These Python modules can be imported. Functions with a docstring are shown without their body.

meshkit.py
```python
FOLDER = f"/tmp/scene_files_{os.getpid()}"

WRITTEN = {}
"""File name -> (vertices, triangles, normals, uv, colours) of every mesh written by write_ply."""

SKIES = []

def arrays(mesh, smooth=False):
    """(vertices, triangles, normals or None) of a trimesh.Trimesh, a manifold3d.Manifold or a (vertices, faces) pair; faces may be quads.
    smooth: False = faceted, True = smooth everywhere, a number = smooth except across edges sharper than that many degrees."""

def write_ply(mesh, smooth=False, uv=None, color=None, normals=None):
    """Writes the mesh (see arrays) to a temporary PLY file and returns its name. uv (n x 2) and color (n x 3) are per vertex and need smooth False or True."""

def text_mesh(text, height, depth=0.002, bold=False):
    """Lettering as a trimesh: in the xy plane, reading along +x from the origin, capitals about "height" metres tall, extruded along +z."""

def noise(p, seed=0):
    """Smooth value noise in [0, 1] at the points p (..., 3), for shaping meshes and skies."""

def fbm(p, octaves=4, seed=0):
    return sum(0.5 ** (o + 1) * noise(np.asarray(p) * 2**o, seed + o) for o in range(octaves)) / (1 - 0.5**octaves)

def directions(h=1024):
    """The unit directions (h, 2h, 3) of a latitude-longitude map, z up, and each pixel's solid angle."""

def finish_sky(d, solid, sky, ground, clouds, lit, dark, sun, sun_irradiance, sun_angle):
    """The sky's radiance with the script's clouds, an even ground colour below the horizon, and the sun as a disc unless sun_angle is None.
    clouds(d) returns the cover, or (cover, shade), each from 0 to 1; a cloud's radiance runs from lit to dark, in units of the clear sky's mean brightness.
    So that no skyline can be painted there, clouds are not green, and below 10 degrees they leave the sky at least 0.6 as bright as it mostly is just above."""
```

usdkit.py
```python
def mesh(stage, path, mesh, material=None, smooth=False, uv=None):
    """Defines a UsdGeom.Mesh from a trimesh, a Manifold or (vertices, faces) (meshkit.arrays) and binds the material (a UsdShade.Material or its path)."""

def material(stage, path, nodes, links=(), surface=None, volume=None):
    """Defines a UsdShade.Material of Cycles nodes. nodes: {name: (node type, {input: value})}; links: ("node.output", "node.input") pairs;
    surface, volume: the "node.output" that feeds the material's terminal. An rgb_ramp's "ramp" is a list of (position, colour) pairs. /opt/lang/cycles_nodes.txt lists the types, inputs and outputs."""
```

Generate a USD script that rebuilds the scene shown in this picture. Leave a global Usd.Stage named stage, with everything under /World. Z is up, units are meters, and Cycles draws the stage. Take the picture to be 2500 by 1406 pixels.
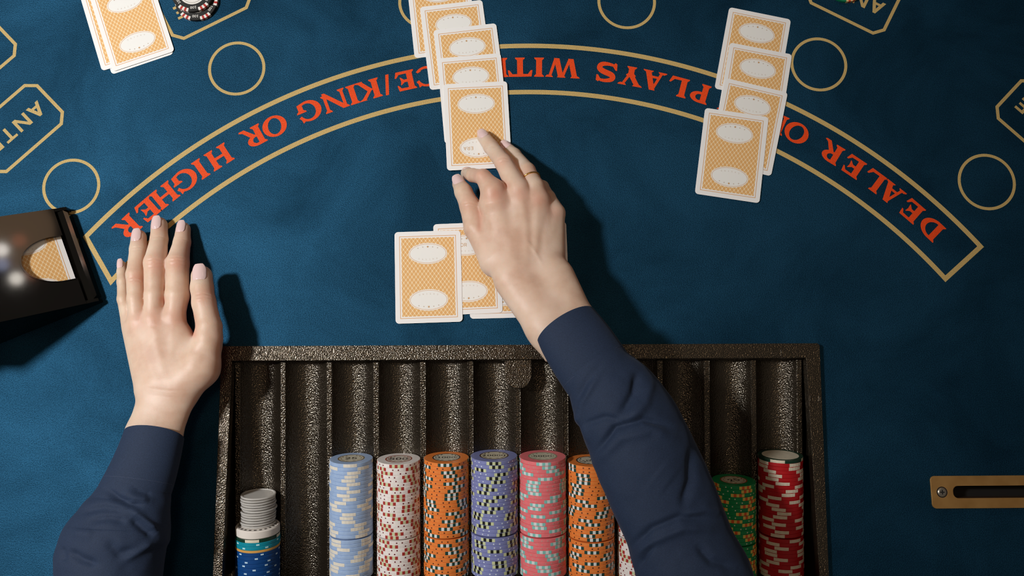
import math
import numpy as np, trimesh, shapely, usdkit, meshkit
from shapely.geometry import Polygon, LineString, Point, box as sbox
from shapely import affinity
from shapely.ops import unary_union
from pxr import Usd, UsdGeom, UsdLux, UsdShade, Gf, Sdf

stage = Usd.Stage.CreateInMemory()
UsdGeom.SetStageUpAxis(stage, "Z")
UsdGeom.SetStageMetersPerUnit(stage, 1.0)
UsdGeom.Xform.Define(stage, "/World")
stage.SetDefaultPrim(stage.GetPrimAtPath("/World"))
UsdGeom.Scope.Define(stage, "/World/Looks")

# ------------------------------------------------------------------ camera, lights, exposure
T0 = 0.78                                   # table top above the floor; z below is measured from the table top
F_PX, TILT, ROLL, PSI, CAM_H = 2100.0, 0.16263, 0.07475, -0.07985, 0.812


def _rx(a):
    c, s = math.cos(a), math.sin(a)
    return np.array([[1, 0, 0], [0, c, -s], [0, s, c]])


def _rz(a):
    c, s = math.cos(a), math.sin(a)
    return np.array([[c, -s, 0], [s, c, 0], [0, 0, 1.0]])


CAM_R = _rz(PSI) @ _rx(TILT) @ _rz(ROLL)
EYE = np.array([0, 0, CAM_H])
cam = UsdGeom.Camera.Define(stage, "/World/Camera")
cam.CreateHorizontalApertureAttr(36.0)
cam.CreateVerticalApertureAttr(36.0 * 1406 / 2500)
cam.CreateFocalLengthAttr(36.0 * F_PX / 2500)
cam.CreateClippingRangeAttr(Gf.Vec2f(0.02, 50))
cam.CreateExposureAttr(0.0)
_m = np.eye(4)
_m[:3, :3] = CAM_R.T
_m[3, :3] = EYE + [0, 0, T0]
cam.AddTransformOp().Set(Gf.Matrix4d(*_m.ravel().tolist()))


def lamp(name, pos, target, radius, power, color, cone=None):
    l = (UsdLux.SphereLight if cone else UsdLux.DiskLight).Define(stage, "/World/" + name)
    l.CreateRadiusAttr(radius)
    l.CreateIntensityAttr(power)
    l.CreateColorAttr(Gf.Vec3f(*color))
    if cone:
        UsdLux.ShapingAPI.Apply(l.GetPrim()).CreateShapingConeAngleAttr(cone)
        UsdLux.ShapingAPI(l.GetPrim()).CreateShapingConeSoftnessAttr(1.0)
    p = np.array(pos, float) + [0, 0, T0]
    z = p - (np.array(target, float) + [0, 0, T0])
    z /= np.linalg.norm(z)
    x = np.cross([0, 1, 0.01], z)
    x /= np.linalg.norm(x)
    m = np.eye(4)
    m[0, :3], m[1, :3], m[2, :3], m[3, :3] = x, np.cross(z, x), z, p
    l.AddTransformOp().Set(Gf.Matrix4d(*m.ravel().tolist()))


lamp("key_lamp", (-1.25, 0.28, 1.60), (-0.42, 0.27, 0), 0.10, 372.0, (1.0, 1.0, 1.0), 29.0)
lamp("ceiling_lamp", (-0.05, 0.25, 1.75), (0.0, 0.15, 0), 0.17, 7.5, (1.0, 0.70, 0.42))
lamp("wall_lamp", (0.61, 1.49, 1.37), (-0.44, 0.16, 0.04), 0.12, 1.3, (1.0, 0.62, 0.36))
for _k, (_p, _c, _i) in enumerate([((0.597, 1.278, 1.321), (1.0, 0.93, 0.82), 16.0), ((0.54, 1.349, 1.315), (1.0, 0.95, 0.88), 16.0), ((0.555, 1.313, 1.329), (0.45, 0.6, 1.0), 5.0), ((0.566, 1.377, 1.277), (1.0, 0.25, 0.12), 2.2), ((0.621, 1.293, 1.293), (1.0, 0.3, 0.12), 2.2)]):
    _s = UsdLux.SphereLight.Define(stage, "/World/spot_lamp" + ("" if _k == 0 else "_%03d" % _k))
    _s.CreateRadiusAttr(0.018)
    _s.CreateIntensityAttr(_i)
    _s.CreateColorAttr(Gf.Vec3f(*_c))
    _s.AddTranslateOp().Set(Gf.Vec3d(_p[0], _p[1], _p[2] + T0))
dome = UsdLux.DomeLight.Define(stage, "/World/room_light")
dome.CreateIntensityAttr(0.03)
dome.CreateColorAttr(Gf.Vec3f(1.0, 0.86, 0.74))


# ------------------------------------------------------------------ helpers
def P(u, v, z=0.0):
    """Point at height z above the table that the photograph shows at pixel (u, v)."""
    d = CAM_R @ np.array([(u - 1250) / F_PX, -(v - 703) / F_PX, -1.0])
    return EYE + d * ((z - CAM_H) / d[2])


def project(p):
    q = (np.asarray(p) - EYE) @ CAM_R
    return np.stack([1250 + F_PX * q[..., 0] / -q[..., 2], 703 - F_PX * q[..., 1] / -q[..., 2]], -1)


def px2m(rpx, p):
    return rpx * -((np.asarray(p) - EYE) @ CAM_R)[2] / F_PX


def lin(r, g, b):
    c = np.array([r, g, b]) / 255.0
    return tuple(np.where(c <= 0.04045, c / 12.92, ((c + 0.055) / 1.055) ** 2.4).tolist())


_used = {}


def numbered(parent, name):
    k = (parent, name)
    n = _used.get(k, 0)
    _used[k] = n + 1
    return name if n == 0 else f"{name}_{n:03d}"


def tag(prim, label=None, cat=None, group=None, kind=None):
    p = prim.GetPrim()
    for k, v in (("label", label), ("category", cat), ("group", group), ("kind", kind)):
        if v:
            p.SetCustomDataByKey(k, v)
    return p


def thing(name, label, cat, loc=(0, 0, 0), group=None, matrix=None, kind=None):
    """A top-level Xform; loc is in table coordinates. Its parts are given relative to it."""
    path = "/World/" + numbered("/World", name)
    x = UsdGeom.Xform.Define(stage, path)
    m = np.eye(4)
    if matrix is not None:
        m[:3, :3] = np.asarray(matrix).T
    m[3, :3] = np.array(loc, float) + [0, 0, T0]
    x.AddTransformOp().Set(Gf.Matrix4d(*m.ravel().tolist()))
    tag(x, label, cat, group, kind)
    return path


def part(name, mesh, mat, parent, smooth=False, label=None, kind=None):
    path = parent + "/" + numbered(parent, name)
    m = usdkit.mesh(stage, path, mesh, mat, smooth)
    tag(m, label, None, None, kind)
    return path


def copy_of(src, name, label, cat, loc, matrix, group):
    path = thing(name, label, cat, loc, group, matrix)
    p = stage.GetPrimAtPath(path)
    p.GetReferences().AddInternalReference(src)
    p.SetInstanceable(True)
    return path


def mat(name, nodes, links=(), surface="p.BSDF"):
    usdkit.material(stage, "/World/Looks/" + name, nodes, links, surface=surface)
    return "/World/Looks/" + name


def plain(name, rgb, rough=0.5, spec=0.5, metal=0.0, **kw):
    return mat(name, {"p": ("principled_bsdf", {"base_color": rgb, "roughness": rough, "specular_ior_level": spec, "metallic": metal, **kw})})


def polys(g):
    return [x for x in getattr(g, "geoms", [g]) if x.geom_type == "Polygon" and x.area > 1e-12]


def flat(geom, z=0.0):
    """A flat print: triangulated polygon facing up."""
    ms = []
    for g in polys(geom):
        v, f = trimesh.creation.triangulate_polygon(g, engine="earcut")
        v = np.c_[v, np.full(len(v), z)]
        f = np.asarray(f)
        n = np.cross(v[f[:, 1]] - v[f[:, 0]], v[f[:, 2]] - v[f[:, 0]])[:, 2]
        f[n < 0] = f[n < 0][:, ::-1]
        ms.append(trimesh.Trimesh(v, f, process=False))
    return trimesh.util.concatenate(ms)


def prism(geom, z0, z1):
    ms = []
    for g in polys(geom):
        m = trimesh.creation.extrude_polygon(g, z1 - z0, engine="earcut")
        m.apply_translation([0, 0, z0])
        ms.append(m)
    return trimesh.util.concatenate(ms)


def ellipse(cx, cy, rx, ry, rot=0, n=24):
    return affinity.translate(affinity.rotate(affinity.scale(Point(0, 0).buffer(1, n), rx, ry), rot), cx, cy)


def lathe(profile, n=48):
    """profile: list of (radius, z) from axis to axis."""
    pr = np.array(profile, float)
    a = np.linspace(0, 2 * math.pi, n, endpoint=False)
    v = np.stack([np.outer(pr[:, 0], np.cos(a)), np.outer(pr[:, 0], np.sin(a)), np.repeat(pr[:, 1:2], n, 1)], -1).reshape(-1, 3)
    f = []
    k = len(pr)
    for i in range(k - 1):
        for j in range(n):
            a0, a1, b0, b1 = i * n + j, i * n + (j + 1) % n, (i + 1) * n + j, (i + 1) * n + (j + 1) % n
            f += [[a0, a1, b1], [a0, b1, b0]]
    m = trimesh.Trimesh(v, f, process=True)
    m.update_faces(m.nondegenerate_faces())
    m.fix_normals()
    return m


def moved(m, M=None, loc=(0, 0, 0)):
    m = m.copy()
    v = np.array(m.vertices)
    if M is not None:
        v = v @ np.asarray(M).T
    m.vertices = v + np.asarray(loc)
    return m


def swept_box(x0, x1, y0, y1, z0, z1):
    return prism(sbox(x0, y0, x1, y1), z0, z1)


def rounded(w, h, r, n=8):
    return sbox(-w / 2 + r, -h / 2 + r, w / 2 - r, h / 2 - r).buffer(r, n)


# ------------------------------------------------------------------ materials
def felt(name, rgb, var=0.3, patch=0.0, nap=(0.1, 0.1, 0.1), rough=0.6):
    """cloth with a nap: diffuse fibres plus a broad tinted lobe"""
    dk, lt = tuple(c * (1 - var) for c in rgb), tuple(min(1, c * (1 + var)) for c in rgb)
    n = {"g": ("geometry", {}),
         "n1": ("noise_texture", {"scale": 1050.0, "detail": 2.0, "roughness": 0.6}),
         "r1": ("rgb_ramp", {"ramp": [(0.30, dk), (0.70, lt)]}),
         "n2": ("noise_texture", {"scale": 8.0, "detail": 5.0, "roughness": 0.62, "distortion": 0.5}),
         "r2": ("rgb_ramp", {"ramp": [(0.34, (1 - patch,) * 3), (0.66, (1 + patch * 0.5,) * 3)]}),
         "mx": ("mix_color", {"blend_type": "multiply", "fac": 1.0}),
         "nr": ("rgb_ramp", {"ramp": [(0.25, tuple(c * .45 for c in nap)), (0.75, tuple(c * 1.55 for c in nap))]}),
         "mg": ("mix_color", {"blend_type": "multiply", "fac": 1.0}),
         "b": ("bump", {"strength": 0.6, "distance": 0.0007}),
         "d": ("diffuse_bsdf", {"roughness": 0.5}), "gl": ("glossy_bsdf", {"roughness": rough}), "p": ("add_closure", {})}
    l = [("g.position", "n1.vector"), ("n1.fac", "r1.fac"), ("g.position", "n2.vector"), ("n2.fac", "r2.fac"), ("n1.fac", "nr.fac"),
         ("r1.color", "mx.a"), ("r2.color", "mx.b"), ("mx.result", "d.color"), ("nr.color", "mg.a"), ("r2.color", "mg.b"), ("mg.result", "gl.color"),
         ("n1.fac", "b.height"), ("b.normal", "d.normal"), ("b.normal", "gl.normal"), ("d.BSDF", "p.closure1"), ("gl.BSDF", "p.closure2")]
    return mat(name, n, l, "p.closure")


M_FELT = felt("blue_felt", (0.0008, 0.0052, 0.0125), 0.34, 0.36, (0.0145, 0.0645, 0.120), 0.615)
M_TAN = felt("tan_print", lin(196, 168, 108), 0.12, 0.05, (0.05, 0.045, 0.03))
M_RED = felt("red_print", lin(228, 74, 28), 0.12, 0.05, (0.05, 0.025, 0.015))
M_WOOD = plain("table_wood", lin(60, 36, 24), 0.4)
M_CARPET = plain("carpet", lin(70, 40, 36), 0.9)
M_CARD = plain("card_white", lin(240, 238, 235), 0.42, 0.3)
M_OVAL = plain("oval_white", lin(238, 237, 232), 0.35, 0.4)
M_CARDLINE = plain("card_line", lin(220, 170, 120), 0.45)
M_GOLD_INK = plain("gold_ink", lin(196, 150, 96), 0.4)
M_GREY_INK = plain("grey_ink", lin(196, 178, 160), 0.4)
# the back's lattice: two families of crossing light lines on orange, with brighter crossings
_n = {"t": ("texture_coordinate", {}), "s": ("separate_xyz", {}),
      "x": ("math", {"math_type": "multiply", "value2": 1 / 0.0039}), "y": ("math", {"math_type": "multiply", "value2": 1 / 0.0054}),
      "a": ("math", {"math_type": "add"}), "b": ("math", {"math_type": "subtract"})}
_l = [("t.object", "s.vector"), ("s.x", "x.value1"), ("s.y", "y.value1"), ("x.value", "a.value1"), ("y.value", "a.value2"), ("x.value", "b.value1"), ("y.value", "b.value2")]
for k in "ab":
    _n[k + "p"] = ("math", {"math_type": "pingpong", "value2": 0.5})
    _n[k + "r"] = ("map_range", {"range_type": "smoothstep", "from_min": 0.02, "from_max": 0.24, "to_min": 1.0, "to_max": 0.0, "clamp": True})
    _l += [(k + ".value", k + "p.value1"), (k + "p.value", k + "r.value")]
_n.update({"sum": ("math", {"math_type": "add"}), "h": ("math", {"math_type": "multiply", "value2": 0.5}),
           "rr": ("rgb_ramp", {"ramp": [(0.0, lin(225, 172, 108)), (0.5, lin(238, 202, 148)), (1.0, lin(253, 236, 210))]}),
           "p": ("principled_bsdf", {"roughness": 0.42, "specular_ior_level": 0.3})})
_l += [("ar.result", "sum.value1"), ("br.result", "sum.value2"), ("sum.value", "h.value1"), ("h.value", "rr.fac"), ("rr.color", "p.base_color")]
M_LATTICE = mat("card_lattice", _n, _l)


def hammered(name, rgb, rough=0.3, scale=820.0, metal=0.0, spec=0.6, dist=0.0006, strength=0.8, radius=0.0006):
    return mat(name, {"g": ("geometry", {}), "v": ("voronoi_texture", {"feature": "smooth_f1", "scale": scale, "smoothness": 0.4, "randomness": 1.0}),
                      "bv": ("bevel", {"radius": radius, "samples": 4}),
                      "b": ("bump", {"strength": strength, "distance": dist, "invert": True}),
                      "p": ("principled_bsdf", {"base_color": rgb, "roughness": rough, "metallic": metal, "specular_ior_level": spec, "specular_tint": (1.0, 0.86, 0.68)})},
               [("g.position", "v.vector"), ("v.distance", "b.height"), ("bv.bevel", "b.normal"), ("b.normal", "p.normal")])


M_TRAY = hammered("hammered_bronze_black", (0.012, 0.009, 0.006), 0.21, metal=0.0, spec=1.0, dist=0.0009, strength=0.5)
M_SHOE = plain("shoe_gloss_black", (0.003, 0.0025, 0.002), 0.055, 0.6)
M_SHOE_IN = plain("shoe_inner_black", (0.004, 0.004, 0.004), 0.5)
M_BRASS = mat("satin_brass", {"g": ("geometry", {}), "n": ("noise_texture", {"scale": 60.0, "detail": 4.0}), "r": ("rgb_ramp", {"ramp": [(0.3, lin(176, 132, 74)), (0.7, lin(196, 152, 92))]}),
                              "bv": ("bevel", {"radius": 0.0008, "samples": 4}),
                              "p": ("principled_bsdf", {"metallic": 0.55, "roughness": 0.45})},
              [("g.position", "n.vector"), ("n.fac", "r.fac"), ("r.color", "p.base_color"), ("bv.bevel", "p.normal")])
M_STEEL = plain("screw_steel", (0.45, 0.42, 0.36), 0.35, metal=0.9)
M_DARK = plain("dark_recess", (0.006, 0.005, 0.005), 0.7)
M_PADDLE = plain("slot_lining", lin(92, 66, 48), 0.35)
M_RING = plain("ring_gold", lin(226, 176, 104), 0.22, metal=1.0)
#@@SECTION_MATERIALS_END

# ------------------------------------------------------------------ tray geometry in numbers (needed to cut the table)
RIDGE_PX = [580.5, 691, 804, 918, 1032.5, 1148.5, 1264, 1380, 1496, 1611, 1725.5, 1840, 1951.5]
RIDGE_X = [P(u, 890, -0.004)[0] for u in RIDGE_PX]
TUBE_X = [(a + b) / 2 for a, b in zip(RIDGE_X, RIDGE_X[1:])]
RIM_Z = 0.006
TRAY_Y1 = P(1265, 841.5, RIM_Z)[1]
TRAY_Y0 = TRAY_Y1 - 0.285
RIM_L = [P(541, 845, RIM_Z)[0], P(522, 1406, RIM_Z)[0]]
RIM_R = [P(2001, 840, RIM_Z)[0], P(2019, 1406, RIM_Z)[0]]
RIM_OUT = Polygon([(RIM_L[0], TRAY_Y1), (RIM_R[0], TRAY_Y1), (RIM_R[1], TRAY_Y0), (RIM_L[1], TRAY_Y0)]).buffer(-0.003).buffer(0.003)
INNER_L, INNER_R, INNER_Y1 = P(565.5, 900, RIM_Z)[0], P(1970, 900, RIM_Z)[0], P(1265, 877, RIM_Z)[1]
RIM_IN = Polygon([(INNER_L, INNER_Y1), (INNER_R, INNER_Y1), (INNER_R, TRAY_Y0 + 0.013), (INNER_L, TRAY_Y0 + 0.013)])

# ------------------------------------------------------------------ floor, table, felt print
fl = usdkit.mesh(stage, "/World/floor", prism(sbox(-2.5, -2.0, 2.5, 2.5), -0.02, 0.0), M_CARPET)
tag(fl, "dark reddish carpet floor under the card table", None, None, "structure")

table = thing("card_table", "casino card table covered in dark blue felt with tan and red printed layout", "table")
slot_c, slot_l = P(2560, 1199.5, 0.001), P(2273.5, 1202, 0.001)
slot_h = abs(P(2400, 1161, 0.001)[1] - P(2400, 1240.5, 0.001)[1])
SLOT_W = 2 * (slot_c[0] - slot_l[0])
top_shape = Polygon([(-0.95, -0.36), (0.95, -0.36)] + [(0.95 * math.cos(a), 0.25 + 0.75 * math.sin(a)) for a in np.linspace(0, math.pi, 49)]).buffer(0)
top_cut = top_shape.difference(RIM_OUT.buffer(-0.004)).difference(affinity.translate(rounded(SLOT_W - 0.012, slot_h - 0.012, 0.002), slot_c[0], slot_c[1]))
part("felt_top", prism(top_cut, -0.0025, 0.0), M_FELT, table)
part("table_board", prism(top_cut, -0.03, -0.0026), M_WOOD, table)
part("pedestal", moved(lathe([(0, 0.0), (0.30, 0.0), (0.30, 0.03), (0.12, 0.06), (0.09, 0.2), (0.09, T0 - 0.14), (0.16, T0 - 0.125), (0.16, T0 - 0.12), (0, T0 - 0.12)], 32), None, (0, 0.25, -T0)), M_WOOD, table)
part("apron", prism(top_shape.buffer(-0.05).difference(top_shape.buffer(-0.08)), -0.12, -0.03), M_WOOD, table)
part("bottom_board", prism(top_shape.buffer(-0.05), -0.13, -0.12), M_WOOD, table)

ARC_C = np.array([0.04324478, -0.18346078])
ARC_C = (_rz(PSI)[:2, :2] @ ARC_C)
R_OUT, R_IN = 0.56516, 0.51637
ZP = 0.00008


def ang(u, v):
    p = P(u, v)[:2] - ARC_C
    return math.atan2(p[1], p[0])


def arc(r, a0, a1, n=160):
    a = np.linspace(a0, a1, n)
    return [(ARC_C[0] + r * math.cos(x), ARC_C[1] + r * math.sin(x)) for x in a]


aL0, aL1 = ang(215, 583), ang(275, 690)
aR0, aR1 = ang(2394, 602), ang(2304, 684)
band = LineString(arc(R_OUT, aL0, aR0) + arc(R_IN, aR1, aL1) + [arc(R_OUT, aL0, aR0)[0]])
band = band.buffer(0.00235, 8, join_style=2).buffer(0)
part("arc_border_print", flat(band, ZP), M_TAN, table, label="tan curved double line framing the red lettering")

for (u, v, r) in [(578, 167, 66), (174, 455, 66.5), (1530, 4, 68), (1042, 5, 66), (1999, 157, 66), (2409, 444, 67.5)]:
    c = P(u, v)[:2]
    rr = px2m(r, P(u, v))
    part("betting_circle_print", flat(Point(c).buffer(rr + 0.0015, 32).difference(Point(c).buffer(rr - 0.0015, 32)), ZP), M_TAN, table)


# --- lettering: hand-drawn flared serif capitals, cap height 1
def stem(x0, x1, s=0.10, y0=0.0, y1=1.0):
    f, g = 0.06, 0.14
    return Polygon([(x0 - s, y0), (x1 + s, y0), (x1 + s * .9, y0 + f), (x1, y0 + g), (x1, y1 - g), (x1 + s * .9, y1 - f), (x1 + s, y1), (x0 - s, y1), (x0 - s * .9, y1 - f), (x0, y1 - g), (x0, y0 + g), (x0 - s * .9, y0 + f)])


def bar(x0, y0, x1, y1, w):
    return LineString([(x0, y0), (x1, y1)]).buffer(w / 2, cap_style=2)


def hcut(g, x0, y0, x1, y1):
    return g.intersection(sbox(x0, y0, x1, y1))


def serif(x0, x1, y, up):
    d = 0.075 if up else -0.075
    return Polygon([(x0, y), (x1, y), (x1 - 0.03, y + d * .8), ((x0 + x1) / 2 + .1, y + d * 1.6), ((x0 + x1) / 2 - .1, y + d * 1.6), (x0 + 0.03, y + d * .8)])


def para(xa, xb, w, y0=0.0, y1=1.0):
    """slanted stroke: bottom centre xa, top centre xb, horizontal width w"""
    return Polygon([(xa - w / 2, y0), (xa + w / 2, y0), (xb + w / 2, y1), (xb - w / 2, y1)])


def spline(pts, w):
    from scipy.interpolate import CubicSpline
    p = np.array(pts, float)
    t = np.arange(len(p))
    q = CubicSpline(t, p)(np.linspace(0, len(p) - 1, 60))
    ws = np.interp(np.linspace(0, len(p) - 1, 60), t, w)
    return unary_union([LineString([q[i], q[i + 1]]).buffer((ws[i] + ws[i + 1]) / 4, 6) for i in range(59)])


def glyph(ch):
    S = 0.30
    E_ = lambda: [stem(.12, .12 + S), Polygon([(.3, 0), (.93, 0), (1.03, .30), (.95, .31), (.80, .15), (.3, .14)]),
                  Polygon([(.3, 1), (.92, 1), (.97, .70), (.90, .70), (.78, .86), (.3, .87)]),
                  Polygon([(.3, .44), (.58, .44), (.74, .30), (.78, .30), (.74, .52), (.78, .70), (.74, .70), (.58, .58), (.3, .58)])]
    if ch == "I":
        return stem(.12, .12 + S), .54
    if ch == "H":
        return unary_union([stem(.12, .40), stem(.84, 1.12), sbox(.35, .44, .9, .58)]), 1.24
    if ch == "L":
        return unary_union([stem(.12, .12 + S), Polygon([(.3, 0), (.92, 0), (1.04, .33), (.95, .34), (.78, .15), (.3, .14)])]), 1.04
    if ch == "E":
        return unary_union(E_()), 1.04
    if ch == "T":
        return unary_union([stem(.48, .48 + S, .10, 0, .98), Polygon([(.06, 1.0), (1.20, 1.0), (1.26, .66), (1.17, .66), (1.02, .86), (.24, .86), (.09, .66), (0, .66)])]), 1.26
    if ch in "PR":
        bowl = ellipse(.46, .71, .50, .29).difference(ellipse(.44, .71, .24, .165))
        g = [stem(.12, .12 + S), hcut(bowl, .25, 0, 2, 2), sbox(.3, .86, .5, 1.0), sbox(.3, .42, .5, .555)]
        if ch == "R":
            g.append(Polygon([(.40, .50), (.70, .50), (.98, .10), (1.16, .02), (1.10, -.04), (.84, -.03), (.44, .46)]))
            return unary_union(g), 1.14
        return unary_union(g), .98
    if ch == "D":
        bowl = ellipse(.42, .5, .72, .5).difference(ellipse(.42, .5, .44, .36))
        return unary_union([stem(.12, .12 + S), hcut(bowl, .3, 0, 2, 2)]), 1.16
    if ch == "O":
        return ellipse(.62, .5, .62, .53).difference(ellipse(.62, .5, .33, .41, -22)), 1.24
    if ch in "CG":
        g = ellipse(.64, .5, .64, .53).difference(ellipse(.70, .5, .40, .40))
        g = g.difference(Polygon([(.80, .5), (1.5, .84), (1.5, .22), (1.5, .24), (.86, .20)]))
        g = unary_union([g, Polygon([(.92, .92), (1.12, 1.02), (1.16, .70), (1.06, .68)])])
        if ch == "G":
            g = unary_union([g.difference(sbox(.98, -.2, 1.6, .3)), Polygon([(.88, 0), (1.14, .06), (1.14, .36), (1.26, .44), (1.26, .5), (.76, .5), (.76, .44), (.88, .36)])])
            return g, 1.26
        return unary_union([g, Polygon([(.98, .06), (1.16, .20), (1.10, .28), (.92, .2)])]), 1.18
    if ch == "S":
        g = spline([(.94, .86), (.62, .93), (.26, .82), (.28, .62), (.62, .50), (.92, .34), (.86, .12), (.5, .06), (.16, .14)], [.12, .17, .24, .28, .29, .28, .24, .17, .12])
        return unary_union([g, Polygon([(.94, 1.02), (1.06, .96), (1.06, .66), (.98, .66), (.82, .88)]), Polygon([(.06, .02), (.16, -.04), (.30, .12), (.12, .36), (.04, .36)])]), 1.10
    if ch == "A":
        return unary_union([para(.26, .62, .15), para(.98, .62, .30), sbox(.36, .25, .9, .37), serif(.0, .46, 0, True), serif(.70, 1.24, 0, True)]), 1.24
    if ch == "N":
        return unary_union([stem(.12, .28, .10), stem(1.02, 1.18, .10, .08), Polygon([(.0, 1), (.36, 1), (1.18, .10), (1.18, -.04), (1.04, -.04), (.12, .92)])]), 1.30
    if ch == "K":
        return unary_union([stem(.12, .12 + S), Polygon([(.40, .46), (.86, .96), (.80, 1), (1.18, 1), (1.18, .95), (1.04, .90), (.62, .48)]),
                            Polygon([(.40, .54), (.66, .60), (1.06, .12), (1.24, .05), (1.22, 0), (.84, 0), (.84, .06)])]), 1.22
    if ch == "W":
        return unary_union([para(.52, .28, .28), para(.56, .92, .15), para(1.24, .98, .28), para(1.28, 1.56, .15), serif(.02, .50, 1, False), serif(.74, 1.18, 1, False), serif(1.38, 1.78, 1, False)]), 1.78
    if ch == "Y":
        return unary_union([stem(.50, .50 + S, .10, 0, .5), Polygon([(.50, .42), (.80, .42), (.38, 1), (.08, 1)]), Polygon([(.64, .42), (.80, .42), (1.10, 1), (.95, 1)]), serif(.0, .50, 1, False), serif(.82, 1.26, 1, False)]), 1.26
    if ch == "/":
        return Polygon([(.0, -.02), (.17, -.02), (.40, 1.02), (.23, 1.02)]), .40


CAP = 0.0203
R_BASE = R_OUT - 0.0124
LETTERS = [("D", 2269, 560.5), ("E", 2224, 517), ("A", 2179, 468), ("L", 2134.5, 439), ("E", 2083, 407), ("R", 2030, 370), ("O", 1945, 323.6), ("N", 1889, 300), ("L", 1838, 275), ("Y", 1787, 252),
           ("P", 1708, 232), ("L", 1655.7, 212), ("A", 1596, 195), ("Y", 1540, 191), ("S", 1481, 179.6), ("W", 1374.6, 168), ("I", 1316, 166), ("T", 1269.7, 167), ("H", 1211, 166),
           ("A", 1108, 175), ("C", 1046, 188), ("E", 990, 198), ("/", 946, 210), ("K", 901, 220), ("I", 862, 233), ("N", 818, 248), ("G", 755.5, 272),
           ("O", 671, 309), ("R", 619.7, 336), ("H", 535, 383), ("I", 493, 416.6), ("G", 453, 442), ("H", 404.6, 480.6), ("E", 358.6, 510), ("R", 312.5, 556)]
for ch, u, v in LETTERS:
    g, w = glyph(ch)
    a = ang(u, v)
    g = affinity.scale(affinity.translate(g, -w / 2, 0), CAP * 0.97, CAP, origin=(0, 0))
    e = np.array([math.cos(a), math.sin(a)])                      # outward; letters stand with their feet outward
    up, right = -e, np.array([-e[1], e[0]]) * 1.0
    right = np.array([up[1], -up[0]])
    o = ARC_C + e * R_BASE
    g = affinity.affine_transform(g, [right[0], up[0], right[1], up[1], o[0], o[1]])
    part("letter_print", flat(g.buffer(0), ZP), M_RED, table)


# --- betting boxes with ANTE in plain capitals
def sans(ch):
    w = 0.21
    if ch == "A":
        return unary_union([Polygon([(0, 0), (.24, 0), (.56, .80), (.56, 1), (.40, 1)]), Polygon([(1, 0), (.76, 0), (.44, .80), (.44, 1), (.60, 1)]), sbox(.2, .2, .8, .38)]), 1.0
    if ch == "N":
        return unary_union([sbox(0, 0, w, 1), sbox(.80, 0, .80 + w, 1), Polygon([(0, 1), (.25, 1), (1.01, 0), (.76, 0)])]), 1.01
    if ch == "T":
        return unary_union([sbox(0, .82, .86, 1), sbox(.43 - w / 2, 0, .43 + w / 2, 1)]), .86
    if ch == "E":
        return unary_union([sbox(0, 0, w, 1), sbox(0, 0, .72, .19), sbox(0, .81, .72, 1), sbox(0, .41, .66, .59)]), .72


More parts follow.
